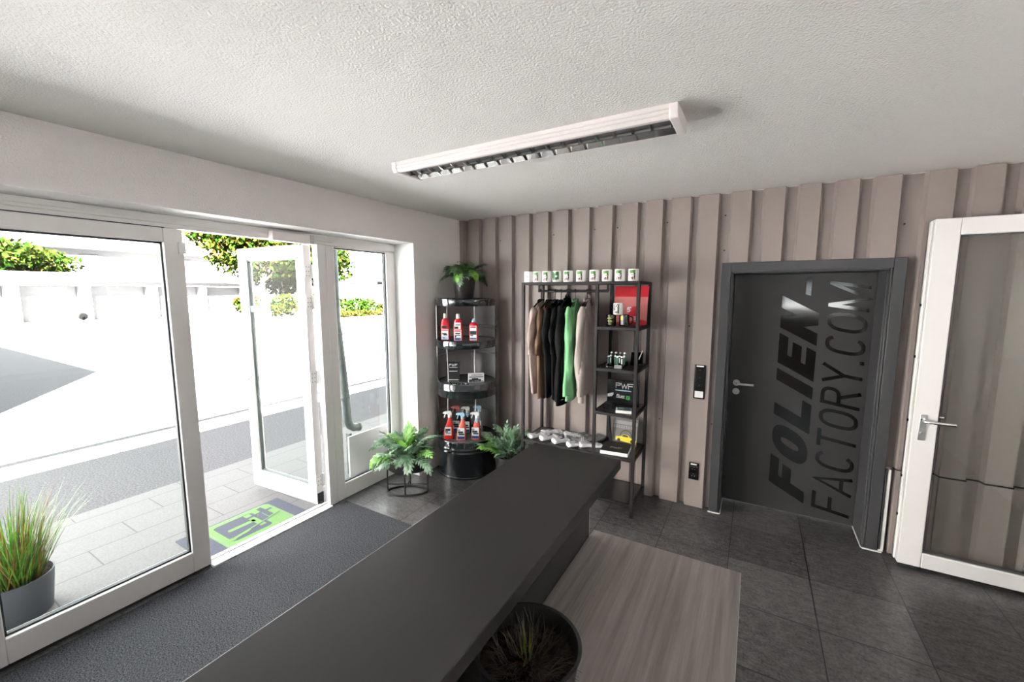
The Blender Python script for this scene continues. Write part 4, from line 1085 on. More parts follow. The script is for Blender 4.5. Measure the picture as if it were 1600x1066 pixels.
# ------------------------------------------------------------------ garments on hangers
def garment(label, cat, x, body, sleeve, hem, shoulder, hw, thick, slv_len, rz, seed, hood=False, cuff=None, extra=None, name='tshirt', neck=None, flare=0.0):
    """hangs in the local y/z plane (front toward -y), thickness along x"""
    rng = random.Random(seed); ph = rng.uniform(0, 6)
    t = thing(name, label, cat, (x, RYR, 0), rz, 'garments hanging on the rack rail')
    # hanger
    mb = MB(); z1 = shoulder - .012
    hook = [(0, 0.0, z1)] + [(0, 0.0, RZR - .02)] + [(0.0, .0165 * math.cos(a), RZR + .0165 * math.sin(a)) for a in [R(q) for q in (-60, -20, 20, 60, 100, 140, 180)]]
    mb.tube(hook, .003, 6)
    mb.tube([(0, -hw * .72, z1 - .062), (0, -hw * .4, z1 - .028), (0, 0, z1 - .004), (0, hw * .4, z1 - .028), (0, hw * .72, z1 - .062)], .007, 8)
    mb.build('hanger', 'black_plastic', t, smooth=True)
    # torso
    L = shoulder - hem; N = 40; rings = []
    zs = [0, .012, .03, .055, .09, .14, .20, .28, .38, .48, .58, .68, .78, .88, .95, 1.0]
    vs, fs = [], []
    for f_ in zs:
        d = f_ * L
        if d < .10: wv = .060 + (hw - .045 - .060) * (d / .10) ** .75
        else: wv = hw - .045 + .03 * min(1, (d - .10) / .2) + flare * max(0, f_ - .4)
        tv = thick * (.42 + .58 * min(1, d / .16))
        if f_ > .93: tv *= .92
        for k in range(N):
            a = 2 * PI * k / N; c, s_ = math.cos(a), math.sin(a)
            yy = wv * math.copysign(abs(s_) ** .8, s_); xx = tv * math.copysign(abs(c) ** .75, c)
            xx += .010 * min(1, d / .25) * math.sin(s_ * 5 + ph + d * 6) + .006 * math.sin(s_ * 11 + ph * 2 - d * 9) * min(1, d / .2)
            zz = shoulder - d - (.075 * (abs(s_) ** 1.3) if d < .10 else .075 * max(0, 1 - (d - .10) / .15) * abs(s_) ** 1.3 * .9) + .006 * math.sin(a * 3 + ph) * f_
            vs.append((xx, yy, zz))
    for i in range(len(zs) - 1):
        for k in range(N): fs.append((i * N + k, i * N + (k + 1) % N, (i + 1) * N + (k + 1) % N, (i + 1) * N + k))
    mb = MB(); mb.add(vs, fs); mb.build('torso', body, t, smooth=True, angle=80)
    # sleeves
    for sgn in (-1, 1):
        n = 14; pts, rad = [], []
        y, z = sgn * (hw - .075), shoulder - .085
        m_ = 16; vs, fs = [], []
        for i in range(m_ + 1):
            f_ = i / m_
            yy = y + sgn * (.045 * math.sin(min(1, f_ * 2.2) * PI / 2)) + sgn * .015 * math.sin(f_ * 3 + ph) - (sgn * .05 * max(0, f_ - .45) if slv_len > .4 else 0)
            zz = z - slv_len * f_
            ww = (.082 - .030 * f_) if slv_len > .4 else (.086 - .008 * f_)
            th = thick * (1.0 - .15 * f_) * (.78 if slv_len > .4 else .86)
            if i == 0: ww *= .6; th *= .7
            if slv_len > .4 and cuff and f_ > .93: ww *= .72; th *= .8
            for k in range(n):
                a = 2 * PI * k / n
                xx = th * math.cos(a) + .007 * math.sin(f_ * 14 + a * 2 + ph) * (f_ > .05) + (.012 * math.sin(f_ * 5 + ph))
                vs.append((xx, yy + ww * .62 * math.sin(a), zz + .02 * sgn * math.sin(a) * (1 - f_)))
        for i in range(m_):
            for k in range(n): fs.append((i * n + k, i * n + (k + 1) % n, (i + 1) * n + (k + 1) % n, (i + 1) * n + k))
        fs.append(tuple(range(n)))
        mb = MB(); mb.add(vs, fs); mb.build('sleeve', sleeve, t, smooth=True, angle=80)
    mb = MB()
    mb.tube([(thick * .42 * math.cos(a), .066 * math.sin(a), shoulder - .008 - .022 * math.sin(a) ** 2 * (1 if math.sin(a) < 0 else .2)) for a in [2 * PI * k / 24 for k in range(24)]], .008, 8, closed=True)
    mb.build('collar', neck or body, t, smooth=True)
    if hood:
        mb = MB(); vs, fs = [], []; n1, n2 = 10, 14
        for i in range(n1 + 1):
            a = PI * i / n1
            for k in range(n2 + 1):
                b = -.9 * PI / 2 + .9 * PI * k / n2
                vs.append((thick * .9 * math.sin(b) * (.6 + .4 * math.sin(a)), .02 + .10 * math.sin(a) * math.cos(b) * .9, shoulder + .012 - .20 * (i / n1) + .02 * math.cos(b)))
        for i in range(n1):
            for k in range(n2): fs.append((i * (n2 + 1) + k, i * (n2 + 1) + k + 1, (i + 1) * (n2 + 1) + k + 1, (i + 1) * (n2 + 1) + k))
        mb.add(vs, fs); mb.build('hood', body, t, smooth=True, angle=80)
    if cuff:
        mb = MB(); vs, fs = [], []
        for j, dz in enumerate((.050, .0)):
            for k in range(N):
                a = 2 * PI * k / N; c, s_ = math.cos(a), math.sin(a)
                vs.append((thick * .86 * math.copysign(abs(c) ** .75, c) + .006 * math.sin(s_ * 5 + ph), (hw - .03 + flare * .5) * math.copysign(abs(s_) ** .8, s_), hem - .045 + dz))
        for k in range(N): fs.append((k, (k + 1) % N, N + (k + 1) % N, N + k))
        mb.add(vs, fs); mb.build('waistband', cuff, t, smooth=True)
    return t
garment('beige shirt with long pale tail, first on the rack rail', 'shirt', 1.118, 'c_beige', 'c_beige', .93, 1.772, .235, .030, .40, R(4), 1, neck='c_black')
garment('brown shirt hanging beside the beige one', 'shirt', 1.195, 'c_brown', 'c_brown', .89, 1.768, .232, .030, .40, R(3), 2, neck='c_black')
garment('faded black shirt hanging between the brown shirt and the next black shirt', 'shirt', 1.262, 'c_black2', 'c_black2', .91, 1.770, .230, .028, .38, R(2), 3)
garment('deep black shirt hanging between the faded black shirt and black hoodie', 'shirt', 1.318, 'c_black', 'c_black', .90, 1.768, .230, .027, .38, R(5), 4)
garment('bulky black hoodie hanging left of the green sweatshirt', 'hoodie', 1.372, 'c_black', 'c_black2', .90, 1.785, .240, .040, .70, R(6), 5, flare=.04, hood=True, cuff='c_black', name='hoodie')
garment('bright green sweatshirt on the rack rail', 'sweatshirt', 1.452, 'c_green', 'c_green', .955, 1.778, .240, .042, .68, R(7), 6, flare=.05, cuff='c_green', name='sweatshirt')
garment('light taupe hoodie with long sleeve, last on the rack rail', 'hoodie', 1.560, 'c_grey', 'c_grey', 1.00, 1.782, .240, .042, .80, R(6), 7, hood=True, cuff='c_grey', name='hoodie')

# ------------------------------------------------------------------ socks on the long shelf
def sock(label, x, y, rz, body, band, z=.4948):
    t = thing('sock_pair', label, 'socks', (x, y, z), rz, 'folded socks on the long rack shelf')
    mb = MB(); n = 16; vs, fs = [], []; m_ = 14
    for i in range(m_ + 1):
        u = i / m_; x_ = -.10 + .20 * u
        wv = .043 - .006 * (u < .05) - .004 * (u > .95) + .003 * math.sin(u * 12); hv = .0125 + .003 * math.sin(u * 5 + 1) + .0015 * math.sin(u * 17)
        for k in range(n):
            a = 2 * PI * k / n
            vs.append((x_, wv * math.copysign(abs(math.cos(a)) ** .45, math.cos(a)) + .006 * math.sin(u * 4), max(0, hv + hv * math.copysign(abs(math.sin(a)) ** .6, math.sin(a)))))
    for i in range(m_):
        for k in range(n): fs.append((i * n + k, i * n + (k + 1) % n, (i + 1) * n + (k + 1) % n, (i + 1) * n + k))
    fs += [tuple(reversed(range(n))), tuple(range(m_ * n, m_ * n + n))]
    mb.add(vs, fs); mb.build('knit', body, t, smooth=True, angle=80)
    mb = MB()
    for u in (.052, .066): mb.tube([(u, .0445 * math.copysign(abs(math.cos(a)) ** .45, math.cos(a)) + .004, max(.001, .014 + .0145 * math.copysign(abs(math.sin(a)) ** .6, math.sin(a)))) for a in [2 * PI * k / 18 for k in range(18)]], .0022, 6, closed=True)
    mb.box(-.03, .0, -.004, .012, .0285, .0305)
    mb.build('stripe', band, t)
sock('white folded socks at the left end of the long rack shelf', 1.135, -.330, R(58), 'c_white', 'c_darkgrey')
sock('white folded socks at the back left of the long shelf near the rear post', 1.205, -.190, R(52), 'c_white', 'c_mid')
sock('white folded socks in the front row, second from the left shelf end', 1.262, -.335, R(50), 'c_white', 'c_mid')
sock('white folded socks lying behind the second front pair', 1.335, -.215, R(60), 'c_mid', 'c_white')
sock('white folded socks with bold black stripes in the middle of the front row', 1.395, -.350, R(48), 'c_white', 'c_black')
sock('white folded socks at the back middle of the long shelf', 1.425, -.160, R(35), 'c_white', 'c_mid')
sock('grey folded socks between the black striped pair and the rear row', 1.478, -.255, R(20), 'c_mid', 'c_white')
sock('dark mottled folded socks at the back right of the long shelf', 1.555, -.165, R(-35), 'c_darkgrey', 'c_mid')
sock('white folded socks in the front row beside the middle rack post', 1.545, -.370, R(42), 'c_white', 'c_mid')
sock('white folded socks half hidden behind the middle rack post', 1.645, -.335, R(30), 'c_white', 'c_mid')
t = thing('wrapped_shirt', 'grey folded shirt in clear wrapping beside the catalogues', 'shirt', (1.650, -0.165, .4948), R(-18))
mb = MB(); mb.box(-.055, .055, -.085, .085, 0.001, .030); mb.build('folded_fabric', 'c_darkgrey', t, bevel=.012, seg=3)
mb = MB(); mb.box(-.062, .062, -.095, .095, 0.0, .034); mb.build('wrapper', 'clear_bag', t, bevel=.006)

# ------------------------------------------------------------------ shelf tower contents
def tower_mug(label, x, y, z, rz, glaze, fn):
    t = thing('mug', label, 'mug', (x, y, z), rz, 'mugs on the top tower shelf'); mug_body(t, glaze); fn(t)
def pr_dark(t):
    mug_print(t, R(-240), R(-180), .012, .084, 14, 18, lambda u, v: (0 if abs(v - .42) < .05 or abs(v - .7) < .06 or abs(u - .75) < .04 else (1 if .25 < u < .6 and v < .75 else None)), ['print_lime', 'print_grey'])
def pr_yel(t):
    mug_print(t, R(-140), R(-85), .012, .084, 14, 18, lambda u, v: (2 if u < .12 else (0 if v > .55 and u < .65 else (1 if .2 < u < .75 else (3 if u > .8 else None)))), ['print_yellow', 'print_grey', 'print_red', 'print_teal'])
def pr_bw(t):
    mug_print(t, R(-225), R(-165), .010, .086, 14, 18, lambda u, v: 0 if (v > .85 and math.sin(u * 22) > 0) or u > .82 or (u < .12 and v > .3) or abs((u - .45) ** 2 / .06 + (v - .45) ** 2 / .12 - 1) < .35 else (1 if v < .2 else None), ['print_dark', 'print_grey'])
tower_mug('black mug with lime lines standing left on the top tower shelf', 1.802, -.352, SH[0], R(120), 'black_glaze', pr_dark)
tower_mug('black mug with yellow print standing right on the top tower shelf', 1.902, -.318, SH[0], R(15), 'black_glaze', pr_yel)
tower_mug('white mug with black and white print stacked across the two black mugs', 1.856, -.340, SH[0] + .0945, R(100), 'white_glaze', pr_bw)
t = thing('red_poster_card', 'large red and pink printed card leaning at the back of the top tower shelf', 'poster', (1.895, -0.150, SH[0]))
mb = MB(); hh, ww, tl = .325, .142, .075
def P3(a, b, e=0): return (a, tl * b / hh - e, b)
def panel(mb, a0, a1, b0, b1, e, mi, th=.003): mb.add([P3(a0, b0, e), P3(a1, b0, e), P3(a1, b1, e), P3(a0, b1, e), P3(a0, b0, e - th), P3(a1, b0, e - th), P3(a1, b1, e - th), P3(a0, b1, e - th)], [(0, 1, 2, 3), (7, 6, 5, 4), (0, 4, 5, 1), (1, 5, 6, 2), (2, 6, 7, 3), (3, 7, 4, 0)], mi)
panel(mb, -ww, ww, .002, hh, 0.0, 0)
mb.build('card', 'bag_red', t)
mb = MB(); panel(mb, -ww, ww, .020, .235, .0012, 0, .001)
mb.build('pink_field', 'pink', t)
mb = MB()
for (cx, cz, rx_, rz_) in ((.035, .105, .045, .050), (.085, .0, .10, .045), (-.08, .20, .0, .0)):
    if rx_ == 0: continue
    pts = [(cx + rx_ * math.cos(q), max(.003, cz + rz_ * math.sin(q))) for q in [2 * PI * k / 22 for k in range(22)]]
    pts = [(min(a, ww), b) for a, b in pts]
    mb.add([P3(a, b, .0024) for a, b in pts], [tuple(range(22))])
mb.build('red_shape', 'bag_red', t, fix=False)
mb = MB(); lettering(mb, '5', P3(-.030, .105, .003), (1, 0, 0), Vector((0, tl, hh)).normalized(), (0, -1, 0), .045, wd=.75, t=.24, slant=.15)
for k in range(3): panel(mb, .035, .075, .030 + k * .016, .037 + k * .016, .0034, 0, .0005)
mb.build('lettering', 'label_white', t, fix=False)

# lighters in a display tray
t = thing('lighter_tray', 'low dark display tray holding lighters on the second tower shelf', 'tray', (1.845, -.300, SH[1]))
mb = MB(); mb.box(-.075, .075, -.065, .075, 0, .018); mb.box(-.075, .075, .02, .075, .018, .040); mb.build('tray_body', 'black_plastic', t, bevel=.002)
for j in range(3):
    for i in range(4):
        if j == 0 and i == 1: continue
        x, y = 1.845 - .056 + i * .037 + .006 * (j % 2), -.345 + j * .042
        z = SH[1] + (.018 if j < 2 else .040)
        if 1.845 + y > 99: continue
        tt = thing('lighter', 'dark green lighter with silver top standing in the display tray', 'lighter', (x, y, z + .0005), .15 * math.sin(i * 3 + j), 'lighters in the display tray')
        mb = MB(); loft(mb, [(sell(.010, .007, 16), a, 0) for a in (0, .002, .058, .060)]); mb.build('tank', 'print_forest' if (i + j) % 3 else 'black_plastic', tt, smooth=True)
        mb = MB(); loft(mb, [(sell(.0095, .0065, 16), a, 0) for a in (.060, .071)]); mb.cyl((-.002, -.005, .069), (-.002, .005, .069), .004, 10); mb.build('metal_top', 'alu', tt, smooth=True)
        mb = MB(); mb.box(-.004, .004, -.0078, -.0068, .010, .050); mb.build('print', 'label_white' if (i + j) % 2 else 'print_teal', tt)
for k, (x, y) in enumerate(((1.795, -.408), (1.832, -.425))):
    tt = thing('lip_balm', ['small dark tube with silver cap lying left before the lighter tray', 'small dark tube with silver cap lying right before the lighter tray'][k], 'tube', (x, y, SH[1]), R(20 + 40 * k))
    mb = MB(); mb.cyl((0, 0, .0085), (0, .045, .0085), .0085, 16); mb.build('tube_body', 'black_plastic', tt, smooth=True)
    mb = MB(); mb.cyl((0, -.012, .0085), (0, -.0005, .0085), .008, 16); mb.build('cap', 'chrome', tt, smooth=True)
tt = thing('business_card_holder', 'small grey card holder at the front edge of the second tower shelf', 'card holder', (1.885, -.410, SH[1]), R(8))
mb = MB(); mb.box(-.028, .028, -.006, .020, 0, .012); mb.add([(-.028, -.006, .012), (.028, -.006, .012), (.028, .006, .026), (-.028, .006, .026), (-.028, .010, .012), (.028, .010, .012), (.028, .010, .026), (-.028, .010, .026)], [(0, 1, 2, 3), (0, 3, 7, 4), (1, 5, 6, 2), (3, 2, 6, 7), (4, 7, 6, 5)]); mb.build('holder', 'print_grey', tt)
tt = thing('pen_stand', 'dark tilted stand with a pale pen at the back right of the second tower shelf', 'pen stand', (1.972, -.145, SH[1]), R(10))
mb = MB(); mb.add([(-.05, -.05, 0), (.05, -.05, 0), (.05, .05, 0), (-.05, .05, 0), (-.05, -.05, .012), (.05, -.05, .012), (.05, .05, .10), (-.05, .05, .10)], [(0, 3, 2, 1), (4, 5, 6, 7), (0, 1, 5, 4), (1, 2, 6, 5), (2, 3, 7, 6), (3, 0, 4, 7)]); mb.build('stand', 'black_plastic', tt, bevel=.003)
mb = MB(); mb.cyl((.018, -.02, .048), (.042, .035, .115), .0045, 10); mb.build('pen', 'white_plastic', tt, smooth=True)

# PWF board
t = thing('lettered_board', 'black display board with white lettering, blue bar and green square on the third tower shelf', 'display board', (1.874, -0.185, SH[2]))
mb = MB(); mb.box(-.138, .138, -.008, .008, 0, .222); mb.build('board', 'black_plastic', t, bevel=.002)
mb = MB(); y = -.0086
lettering(mb, 'PWF', (-.062, y, .150), (1, 0, 0), (0, 0, 1), (0, -1, 0), .048, wd=1.25, t=.13, slant=.0, gap=.08, length=.150)
for (a, b, z0, z1) in ((-.052, -.030, .092, .097), (-.055, .020, .066, .070)): mb.add([(a, y, z0), (b, y, z0), (b, y, z1), (a, y, z1)], [(0, 1, 2, 3)])
lettering(mb, 'FOLIEN', (-.055, y, .074), (1, 0, 0), (0, 0, 1), (0, -1, 0), .014, wd=.62, t=.24, slant=.2, length=.072)
mb.build('lettering', 'label_white', t, fix=False)
mb = MB(); mb.add([(-.066, y, .128), (.072, y, .128), (.072, y, .137), (-.066, y, .137)], [(0, 1, 2, 3)]); mb.build('blue_bar', 'label_light_blue', t, fix=False)
mb = MB(); mb.box(.030, .062, y - .0008, y + .001, .058, .090); mb.build('green_square', 'green', t, bevel=.0004)
mb = MB(); mb.add([(.036, y - .0014, .066), (.042, y - .0014, .064), (.056, y - .0014, .084), (.050, y - .0014, .086)], [(0, 1, 2, 3)]); mb.build('tick', 'label_dark', t, fix=False)
mb = MB(); mb.add([(-.132, y, .092), (-.082, y, .108), (-.080, y, .092), (-.095, y, .072), (-.132, y, .066)], [(0, 1, 2, 3, 4)]); mb.build('white_shape', 'label_white', t, fix=False)
t = thing('glasses', 'black framed glasses lying before the lettered board on the third tower shelf', 'glasses', (1.812, -.345, SH[2]), R(25))
mb = MB()
for s in (-1, 1):
    mb.tube([(s * .033 + .024 * math.cos(a), 0, .022 + .018 * math.sin(a)) for a in [2 * PI * k / 20 for k in range(20)]], .003, 6, closed=True)
mb.tube([(-.011, 0, .026), (0, 0, .030), (.011, 0, .026)], .0025, 6)
mb.build('rims', 'black_plastic', t, smooth=True)
for s in (-1, 1):
    mb = MB(); mb.tube([(s * .057, 0, .028), (s * .058, -.05, .022), (s * .054, -.10, .006), (s * .052, -.115, .004)], .0025, 6); mb.build('temple', 'black_plastic', t, smooth=True)
t = thing('flyer_stack', 'thin white pad of green printed flyers on the third tower shelf', 'flyers', (1.935, -.375, SH[2]), R(14))
mb = MB(); mb.box(-.062, .062, -.050, .050, 0, .020); mb.build('paper_block', 'paper', t, bevel=.001)
mb = MB(); mb.box(-.060, .060, -.048, .048, .0202, .0212, 0); mb.box(-.05, .02, -.03, .02, .0212, .0216, 1); mb.box(.0, .055, -.04, .04, .0212, .0218, 2); mb.build('cover_print', ['label_white', 'print_forest', 'print_teal'], t)

# magazines on the fourth tower shelf
t = thing('car_magazine', 'upright magazine showing a yellow car against a grey wall', 'magazine', (1.885, -0.160, SH[3]))
mb = MB(); hh, ww, tl = .222, .108, .050
panel(mb, -ww, ww, .001, hh, 0, 0, .012); mb.build('page_block', 'paper', t)
mb = MB(); panel(mb, -ww, ww, .001, hh, .0015, 0, .001); mb.build('cover', 'cover_grey', t)
mb = MB()
panel(mb, -ww * .9, ww, .175, .205, .0026, 0, .0005)
for k in range(9): panel(mb, -ww * .9 + k * .021, -ww * .9 + k * .021 + .014, .140, .168, .0026, 0, .0005)
mb.build('headline', 'c_mid', t)
mb = MB()
car = [(-.075, .038), (.105, .022), (.106, .052), (.080, .062), (.050, .070), (.035, .088), (-.005, .092), (-.030, .072), (-.072, .066)]
mb.add([P3(a, b, .0032) for a, b in car], [tuple(range(len(car)))], 0)
win = [(.040, .070), (.030, .085), (-.004, .088), (-.022, .072)]
mb.add([P3(a, b, .0038) for a, b in win], [(0, 1, 2, 3)], 1)
for c in (-.045, .070): mb.add([P3(c + .014 * math.cos(q), .040 + .014 * math.sin(q), .0038) for q in [2 * PI * k / 14 for k in range(14)]], [tuple(range(14))], 1)
for k in range(14):
    a0_, a1_ = PI * k / 14, PI * (k + 1) / 14
    mb.add([P3(.015 + r_ * math.cos(a), .078 + r_ * 1.0 * math.sin(a), .0035) for a, r_ in ((a0_, .052), (a1_, .052), (a1_, .046), (a0_, .046))], [(0, 1, 2, 3)], 1)
panel(mb, -ww, ww, .003, .024, .0030, 1, .0005)
mb.build('car_picture', ['print_yellow', 'label_dark'], t, fix=False)
t = thing('black_folder', 'thin black folder leaning left of the yellow car magazine', 'folder', (1.765, -0.150, SH[3]), R(12))
mb = MB(); mb.add([(-.010, -.03, .001), (.010, -.03, .001), (.010, .06, .001), (-.010, .06, .001), (-.022, -.03, .215), (-.012, -.03, .215), (-.012, .06, .215), (-.022, .06, .215)], [(0, 3, 2, 1), (4, 5, 6, 7), (0, 1, 5, 4), (1, 2, 6, 5), (2, 3, 7, 6), (3, 0, 4, 7)]); mb.build('cover', 'black_matt', t)
t = thing('catalogue_stack', 'stack of black lettered catalogues with white page edges on the fourth tower shelf', 'catalogues', (1.868, -0.330, SH[3]), R(6))
mb = MB(); mb.box(-.112, .112, -.105, .125, .0, .030); mb.build('page_block', 'paper', t, bevel=.001)
mb = MB(); mb.box(-.113, .113, -.106, .126, .0302, .0325); mb.build('cover', 'black_matt', t, bevel=.0008)
mb = MB(); lettering(mb, 'PWF', (-.045, -.030, .0331), (1, 0, 0), (0, 1, 0), (0, 0, 1), .034, wd=1.1, t=.16, slant=.1, gap=.08, length=.095); mb.build('lettering', 'label_white', t, fix=False)

# small grey disc on the left pane
t = thing('suction_disc', 'small round grey disc on the glass of the left entrance leaf', 'disc', (-0.2668, -2.945, 1.706))
mb = MB(); mb.lathe([(0, 0), (.020, 0), (.021, .002), (.016, .008), (0, .010)], n=28); mb.xform(Matrix.Rotation(PI / 2, 4, 'Y')); mb.build('disc', 'light_grey', t, smooth=True)
mb = MB(); mb.lathe([(0, 0.0101), (.007, .0101), (.006, .014), (0, .014)], n=16); mb.xform(Matrix.Translation((0, 0, -.010)) @ Matrix.Rotation(PI / 2, 4, 'Y')); mb.build('knob', 'dark_grey', t, smooth=True)

# ================================================================== OUTSIDE
GZ = -0.03
mb = MB(); mb.add([(-140, -90, -.05), (60, -90, -.05), (60, 110, -.05), (-140, 110, -.05)], [(0, 1, 2, 3)])
struct(mb.build('ground', 'asphalt'), 'grey asphalt yard', 'ground')
mb = MB(); mb.box(-2.02, -0.325, -12, 8, -.20, GZ)
struct(mb.build('pavement', 'paver'), 'pale granite slab strip along the entrance', 'pavement')
# roof of this building: front eave shades the strip, right and rear overhangs added to block sun
mb = MB(); mb.box(-0.62, 6.9, -8.8, 12, 3.10, 3.28); mb.box(-0.40, XR + .2, YF - .2, 0.5, H + .14, 3.10)
struct(mb.build('roof_slab', 'render_white'), 'flat roof over the room', 'roof')
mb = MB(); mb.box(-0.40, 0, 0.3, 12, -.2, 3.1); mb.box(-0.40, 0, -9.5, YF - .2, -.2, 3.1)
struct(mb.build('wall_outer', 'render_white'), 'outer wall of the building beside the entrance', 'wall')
mb = MB(); mb.box(7.4, 7.7, -9, 6, -.05, 2.0); mb.box(-1.0, 7.4, -11.3, -11.0, -.05, 1.35)  # unseen walls added to cut the light reaching the right and rear windows
struct(mb.build('wall_light_block', 'dark_grey'), 'unseen dark wall added to dim the rear and right windows', 'wall')
mb = MB(); mb.tube([(-1.15, -9, 3.3), (-1.15, 12, 3.3)], .07, 10); mb.cyl((-1.15, 10, -.05), (-1.15, 10, 3.3), .03, 8)
mb.cyl((-1.15, -8.8, -.05), (-1.15, -8.8, 3.3), .03, 8)
tag(mb.build('cable', 'black_matt'), 'dark overhead cable along the front', 'cable')

# doormat with green print
dm = thing('door_mat', 'slate blue doormat with a pale green printed panel outside the doorway', 'door mat', (-0.35, -2.45, GZ))
MX, MY = 0.49, 0.775
mb = MB(); mb.box(-MX, 0, 0, MY, 0, .008); mb.build('mat_body', 'mat_blue', dm, bevel=.003)
def mpt(a, b, z): return (-b * MX, a * MY, z)
def rrect(a0, a1, b0, b1, r, n=6):
    out = []
    for ca, cb, s in ((a1 - r, b1 - r, 0), (a0 + r, b1 - r, 90), (a0 + r, b0 + r, 180), (a1 - r, b0 + r, 270)):
        for k in range(n + 1):
            q = R(s + 90 * k / n); out.append((ca + r * math.cos(q), cb + r * math.sin(q) ))
    return out
def mpoly(mb, pts, z, mi=0): mb.add([mpt(a, b, z) for a, b in pts], [tuple(range(len(pts)))], mi)
mb = MB(); mpoly(mb, rrect(.20, .865, .03, .97, .09), .0084); mb.build('border_print', 'mat_green', dm, fix=False)
mb = MB(); mpoly(mb, rrect(.215, .85, .055, .945, .08), .0087, 0); mpoly(mb, rrect(.222, .843, .068, .932, .075), .0090, 1); mb.build('panel_print', ['mat_grey', 'mat_green'], dm, fix=False)
mb = MB()
mpoly(mb, rrect(.28, .66, .19, .86, .05), .0094, 0)
mpoly(mb, rrect(.34, .60, .52, .60, .02), .0098, 1)
mpoly(mb, [(.57, .30), (.63, .30), (.63, .84), (.57, .84)], .0098, 1)
mpoly(mb, [(.66, .42), (.71, .42), (.71, .70), (.66, .66)], .0098, 0)
mpoly(mb, [(.72, .48), (.775, .50), (.775, .90), (.72, .88)], .0098, 0)
mpoly(mb, [(.50, .67), (.82, .69), (.84, .72), (.82, .75), (.50, .73)], .0100, 0)
mpoly(mb, [(.28, .24), (.30, .31), (.845, .50), (.845, .465)], .0103, 1)
mpoly(mb, [(.48, .305), (.48, .34), (.835, .488), (.84, .470)], .0106, 0)
mpoly(mb, [(.295 + .03 * math.cos(q), .275 + .05 * math.sin(q)) for q in [2 * PI * k / 16 for k in range(16)]], .0108, 1)
mpoly(mb, [(.40, .28), (.46, .30), (.455, .36), (.40, .33)], .0106, 1)
rng = random.Random(2)
for (a, b) in ((.24, .9), (.36, .92), (.5, .91), (.62, .92), (.70, .93), (.82, .93), (.80, .35), (.83, .2), (.72, .17), (.76, .30), (.81, .85)):
    pts = []
    r0 = rng.uniform(.010, .022)
    mpoly(mb, [(a + r0 * math.cos(q) * rng.uniform(.5, 1.2), b + r0 * .8 * math.sin(q)) for q in [2 * PI * k / 7 for k in range(7)]], .0098, 2)
mb.build('tool_print', ['mat_blue', 'mat_green', 'mat_grey'], dm, fix=False)

dp = thing('downpipe', 'weathered zinc downpipe with elbow outside the right side light', 'downpipe', (-0.70, -1.00, GZ))
mb = MB(); mb.tube([(0, -.07, 3.12), (0, -.07, 1.6), (0, -.055, 1.45), (0, -.015, 1.0), (0, .005, .62), (0, .012, .56), (0, .035, .505), (0, .075, .475), (0, .14, .465)], .042, 18); mb.build('pipe', 'zinc', dp, smooth=True)
mb = MB()
for z, y in ((.80, -.006), (1.45, -.055)): mb.cyl((0, y + .003, z - .012), (0, y - .003, z + .012), .048, 18)
mb.tube([(0, .128, .4665), (0, .146, .464)], .047, 18); mb.build('pipe_collar', 'zinc', dp, smooth=True)
mb = MB(); mb.box(-.025, .025, .0, .03, 0, .43); mb.build('bracket', 'zinc', dp)
t = thing('low_panel', 'smooth pale grey low panel outside the right side light', 'panel', (-0.50, -1.15, GZ))
mb = MB(); mb.box(-.01, .01, 0, 1.6, 0, .475); mb.build('board', 'panel_grey', t, bevel=.002)

# garages across the yard
gb = thing('garage_block', 'long low white garage block across the yard', 'garage', (-36, 0, -.05))
GD = [(-6.6, -3.9), (-3.25, -0.5), (0.1, 2.75), (3.35, 6.0), (6.55, 9.6), (10.2, 13.0), (13.45, 16.2)]
mb = MB(); edges = [-9.5] + [v for d in GD for v in d] + [17.5]
for a, b in zip(edges[0::2], edges[1::2]): mb.box(-.75, 0, a, b, 0, 2.62)
for a, b in GD: mb.box(-.75, 0, a, b, 2.30, 2.62)
mb.box(-6, -.75, -9.5, 17.5, 0, 2.62)
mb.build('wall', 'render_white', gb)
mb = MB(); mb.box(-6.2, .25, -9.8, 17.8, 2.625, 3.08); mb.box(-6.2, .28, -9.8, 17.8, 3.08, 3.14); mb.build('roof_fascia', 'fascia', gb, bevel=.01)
for a, b in GD:
    mb = MB(); mb.box(-.74, -.68, a + .02, b - .02, .02, 2.29)
    for k in range(4): mb.box(-.68, -.665, a + .05, b - .05, .08 + k * .56, .08 + k * .56 + .50)
    d_ = mb.build('garage_door', 'garage_door', gb)
    mb = MB(); mb.box(-.665, -.63, (a + b) / 2 - .08, (a + b) / 2 + .08, 1.0, 1.04); mb.build('handle', 'dark_grey', d_)

